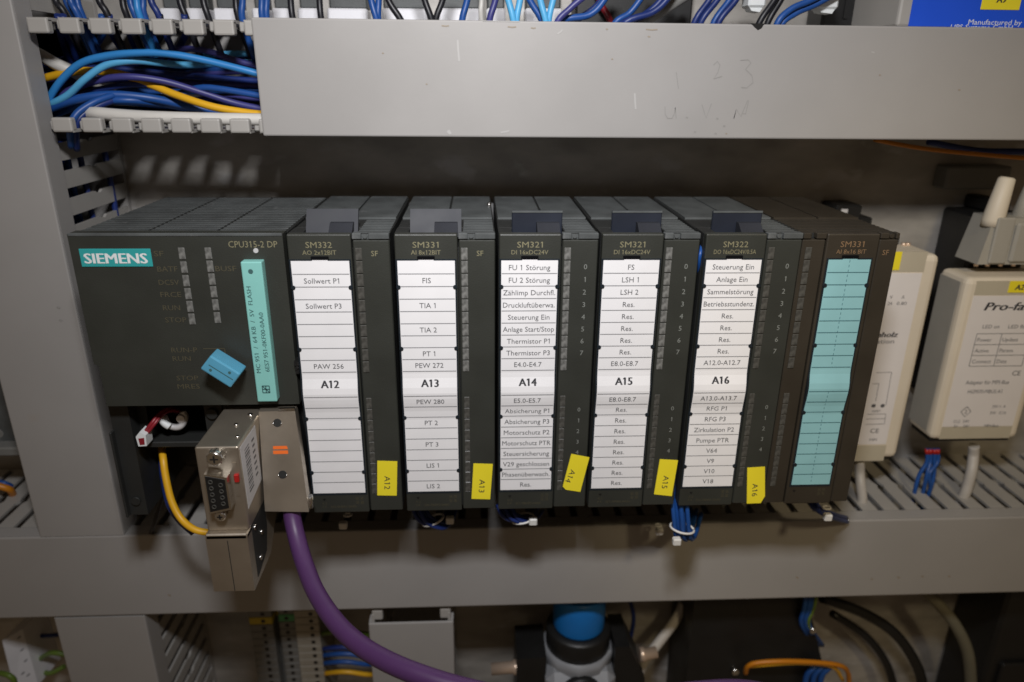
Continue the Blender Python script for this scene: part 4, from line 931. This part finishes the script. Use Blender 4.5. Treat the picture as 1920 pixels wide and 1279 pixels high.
# black box
A = at(1300,1135,Y=72); B = at(1540,1255,Y=72)
t = thing('transformer', 'black box component with yellow wire looped in front of it', 'component', ((A.x+B.x)/2, 90, B.z))
b = MB(); x1t = at(1498,1130,Y=72).x; b.prism([(A.x,-226),(x1t,-226),(at(1540,1235,Y=72).x,at(1540,1235,Y=72).z),(at(1545,1290,Y=72).x,-345),(A.x+2,-345)], 72, 112, 1); part('case', b, BLACK, t)
b = MB(); c = at(1378,1258,Y=71); b.cyl((c.x,69.5,c.z),(c.x,72.2,c.z), 2.2, 12); part('terminal_screw', b, STEEL, t)
wire([(1398,1262,66),(1402,1250,62),(1420,1243,60),(1470,1240,58),(1530,1242,60),(1575,1248,63),(1590,1262,68),(1592,1290,74)], 1.5, W_OR, 'orange yellow wire arching in front of the black box')
wire([(1400,1250,64),(1440,1246,60),(1500,1243,59),(1560,1250,64),(1580,1275,72)], 1.2, W_YE, 'thin yellow wire beside the orange yellow arch')
for i, (xa, l) in enumerate(((1508,'left blue wire rising beside the black box'),(1516,'middle blue wire rising beside the black box'),(1522,'right blue wire rising beside the black box'))):
    wire([(xa+4,1110,68),(xa,1140,67),(xa-6,1165,68),(xa+2,1185,72),(xa+20,1210,84)], 1.4, W_BL, l)
wire([(1532,1110,66),(1526,1140,66),(1516,1165,67),(1520,1182,70)], 1.0, W_GY, 'green yellow wire beside the blue wires at black box')
for i, (xa, l) in enumerate(((1512,'left blue wire below the orange yellow arch'),(1526,'middle blue wire below the orange yellow arch'),(1540,'right blue wire below the orange yellow arch'))):
    wire([(xa+24,1246,68),(xa+12,1254,66),(xa,1270,66),(xa-4,1310,66)], 1.8, W_BL, l)
b = MB(); c = at(1524,1182,Y=68); b.tube([c+Vector((0,-1,0)), c+Vector((0,2,0))], 1.9, 12); single('screw', b, STEEL, 'pale screw head at right edge of the black box', 'screw')
# far right dark device
A = at(1745,1130,Y=100); b = MB(); b.box(A.x+32, A.x+150, 78, YP-.2, -420, -225, b=2); b.box(A.x+40, A.x+140, 76, 78.2, -400, -300, b=2); single('dark_cabinet', b, BLACK, 'black device in the lower right corner', 'device')

# lower left corner: marker strip and terminals left of the duct
P = [at(4,1202,Y=74), at(42,1180,Y=84), at(72,1285,Y=84), at(28,1295,Y=74)]
t = thing('marker_block', 'white marker block tilted in the lower left corner', 'terminal', (P[2]+P[3])/2)
b = MB(); dd = Vector((2,22,0)); b.hexa([P[3],P[2],P[2]+dd,P[3]+dd,P[0],P[1],P[1]+dd,P[0]+dd]); bk = part('block', b, WHITEB, t)
k = MB(); nn = (P[1]-P[0]).cross(P[3]-P[0]).normalized(); nn = nn if nn.y < 0 else -nn
for u, v in ((.75,.10),(.72,.32),(.76,.52),(.70,.78),(.5,.72)):
    c = P[0].lerp(P[1],u).lerp(P[3].lerp(P[2],u), v)+nn*.12; ex = (P[1]-P[0]).normalized(); k.stroke([c-ex*1.0, c+ex*1.0+Vector((0,0,.5))], .8, nrm=nn)
part('print_mark', k, INK, bk)
wire([(125,1228,86),(100,1224,86),(80,1232,90),(60,1250,96)], 1.6, W_GY, 'green yellow wire behind the marker block')
wire([(120,1250,90),(95,1262,90),(70,1258,94)], 1.5, W_GY, 'second green yellow wire lower behind the marker block')
wire([(0,1262,66),(15,1266,64),(26,1275,64),(28,1290,66)], 1.6, W_GY, 'green wire in front of the marker block')
wire([(110,1190,96),(80,1192,96),(50,1188,100)], 1.4, W_DB, 'dark blue wire above the marker block')
# left of the vertical duct
A = at(-40,735,Y=80); B = at(60,845,Y=80)
t = thing('relay', 'dim grey relay peeping out left of the vertical duct', 'relay', ((A.x+B.x)/2, 95, B.z))
b = MB(); b.box(A.x-20, PXL-6, 84, YP-.2, at(20,838,Y=84).z, at(20,700,Y=84).z, b=1.5); part('case', b, ANTHT, t)
b = MB(); b.box(A.x-20, PXL-4, 76, YP-.2, at(20,856,Y=76).z, at(20,840,Y=76).z, b=.8); part('base', b, TERM, t)
b = MB()
for i in range(4): c = at(8+8*i, 770+22*i, Y=83); b.cyl((c.x-8,83.6,c.z),(c.x-8,84.5,c.z), 2.6, 10)
part('terminal_screw', b, TERM, t, kind='stuff')
wire([(-20,905,80),(0,912,80),(18,918,82),(26,930,88)], 1.9, W_OR, 'orange wire end left of the vertical duct')
wire([(-15,902,84),(8,906,84),(22,912,86)], 1.4, W_BL, 'short blue wire beside the orange end')
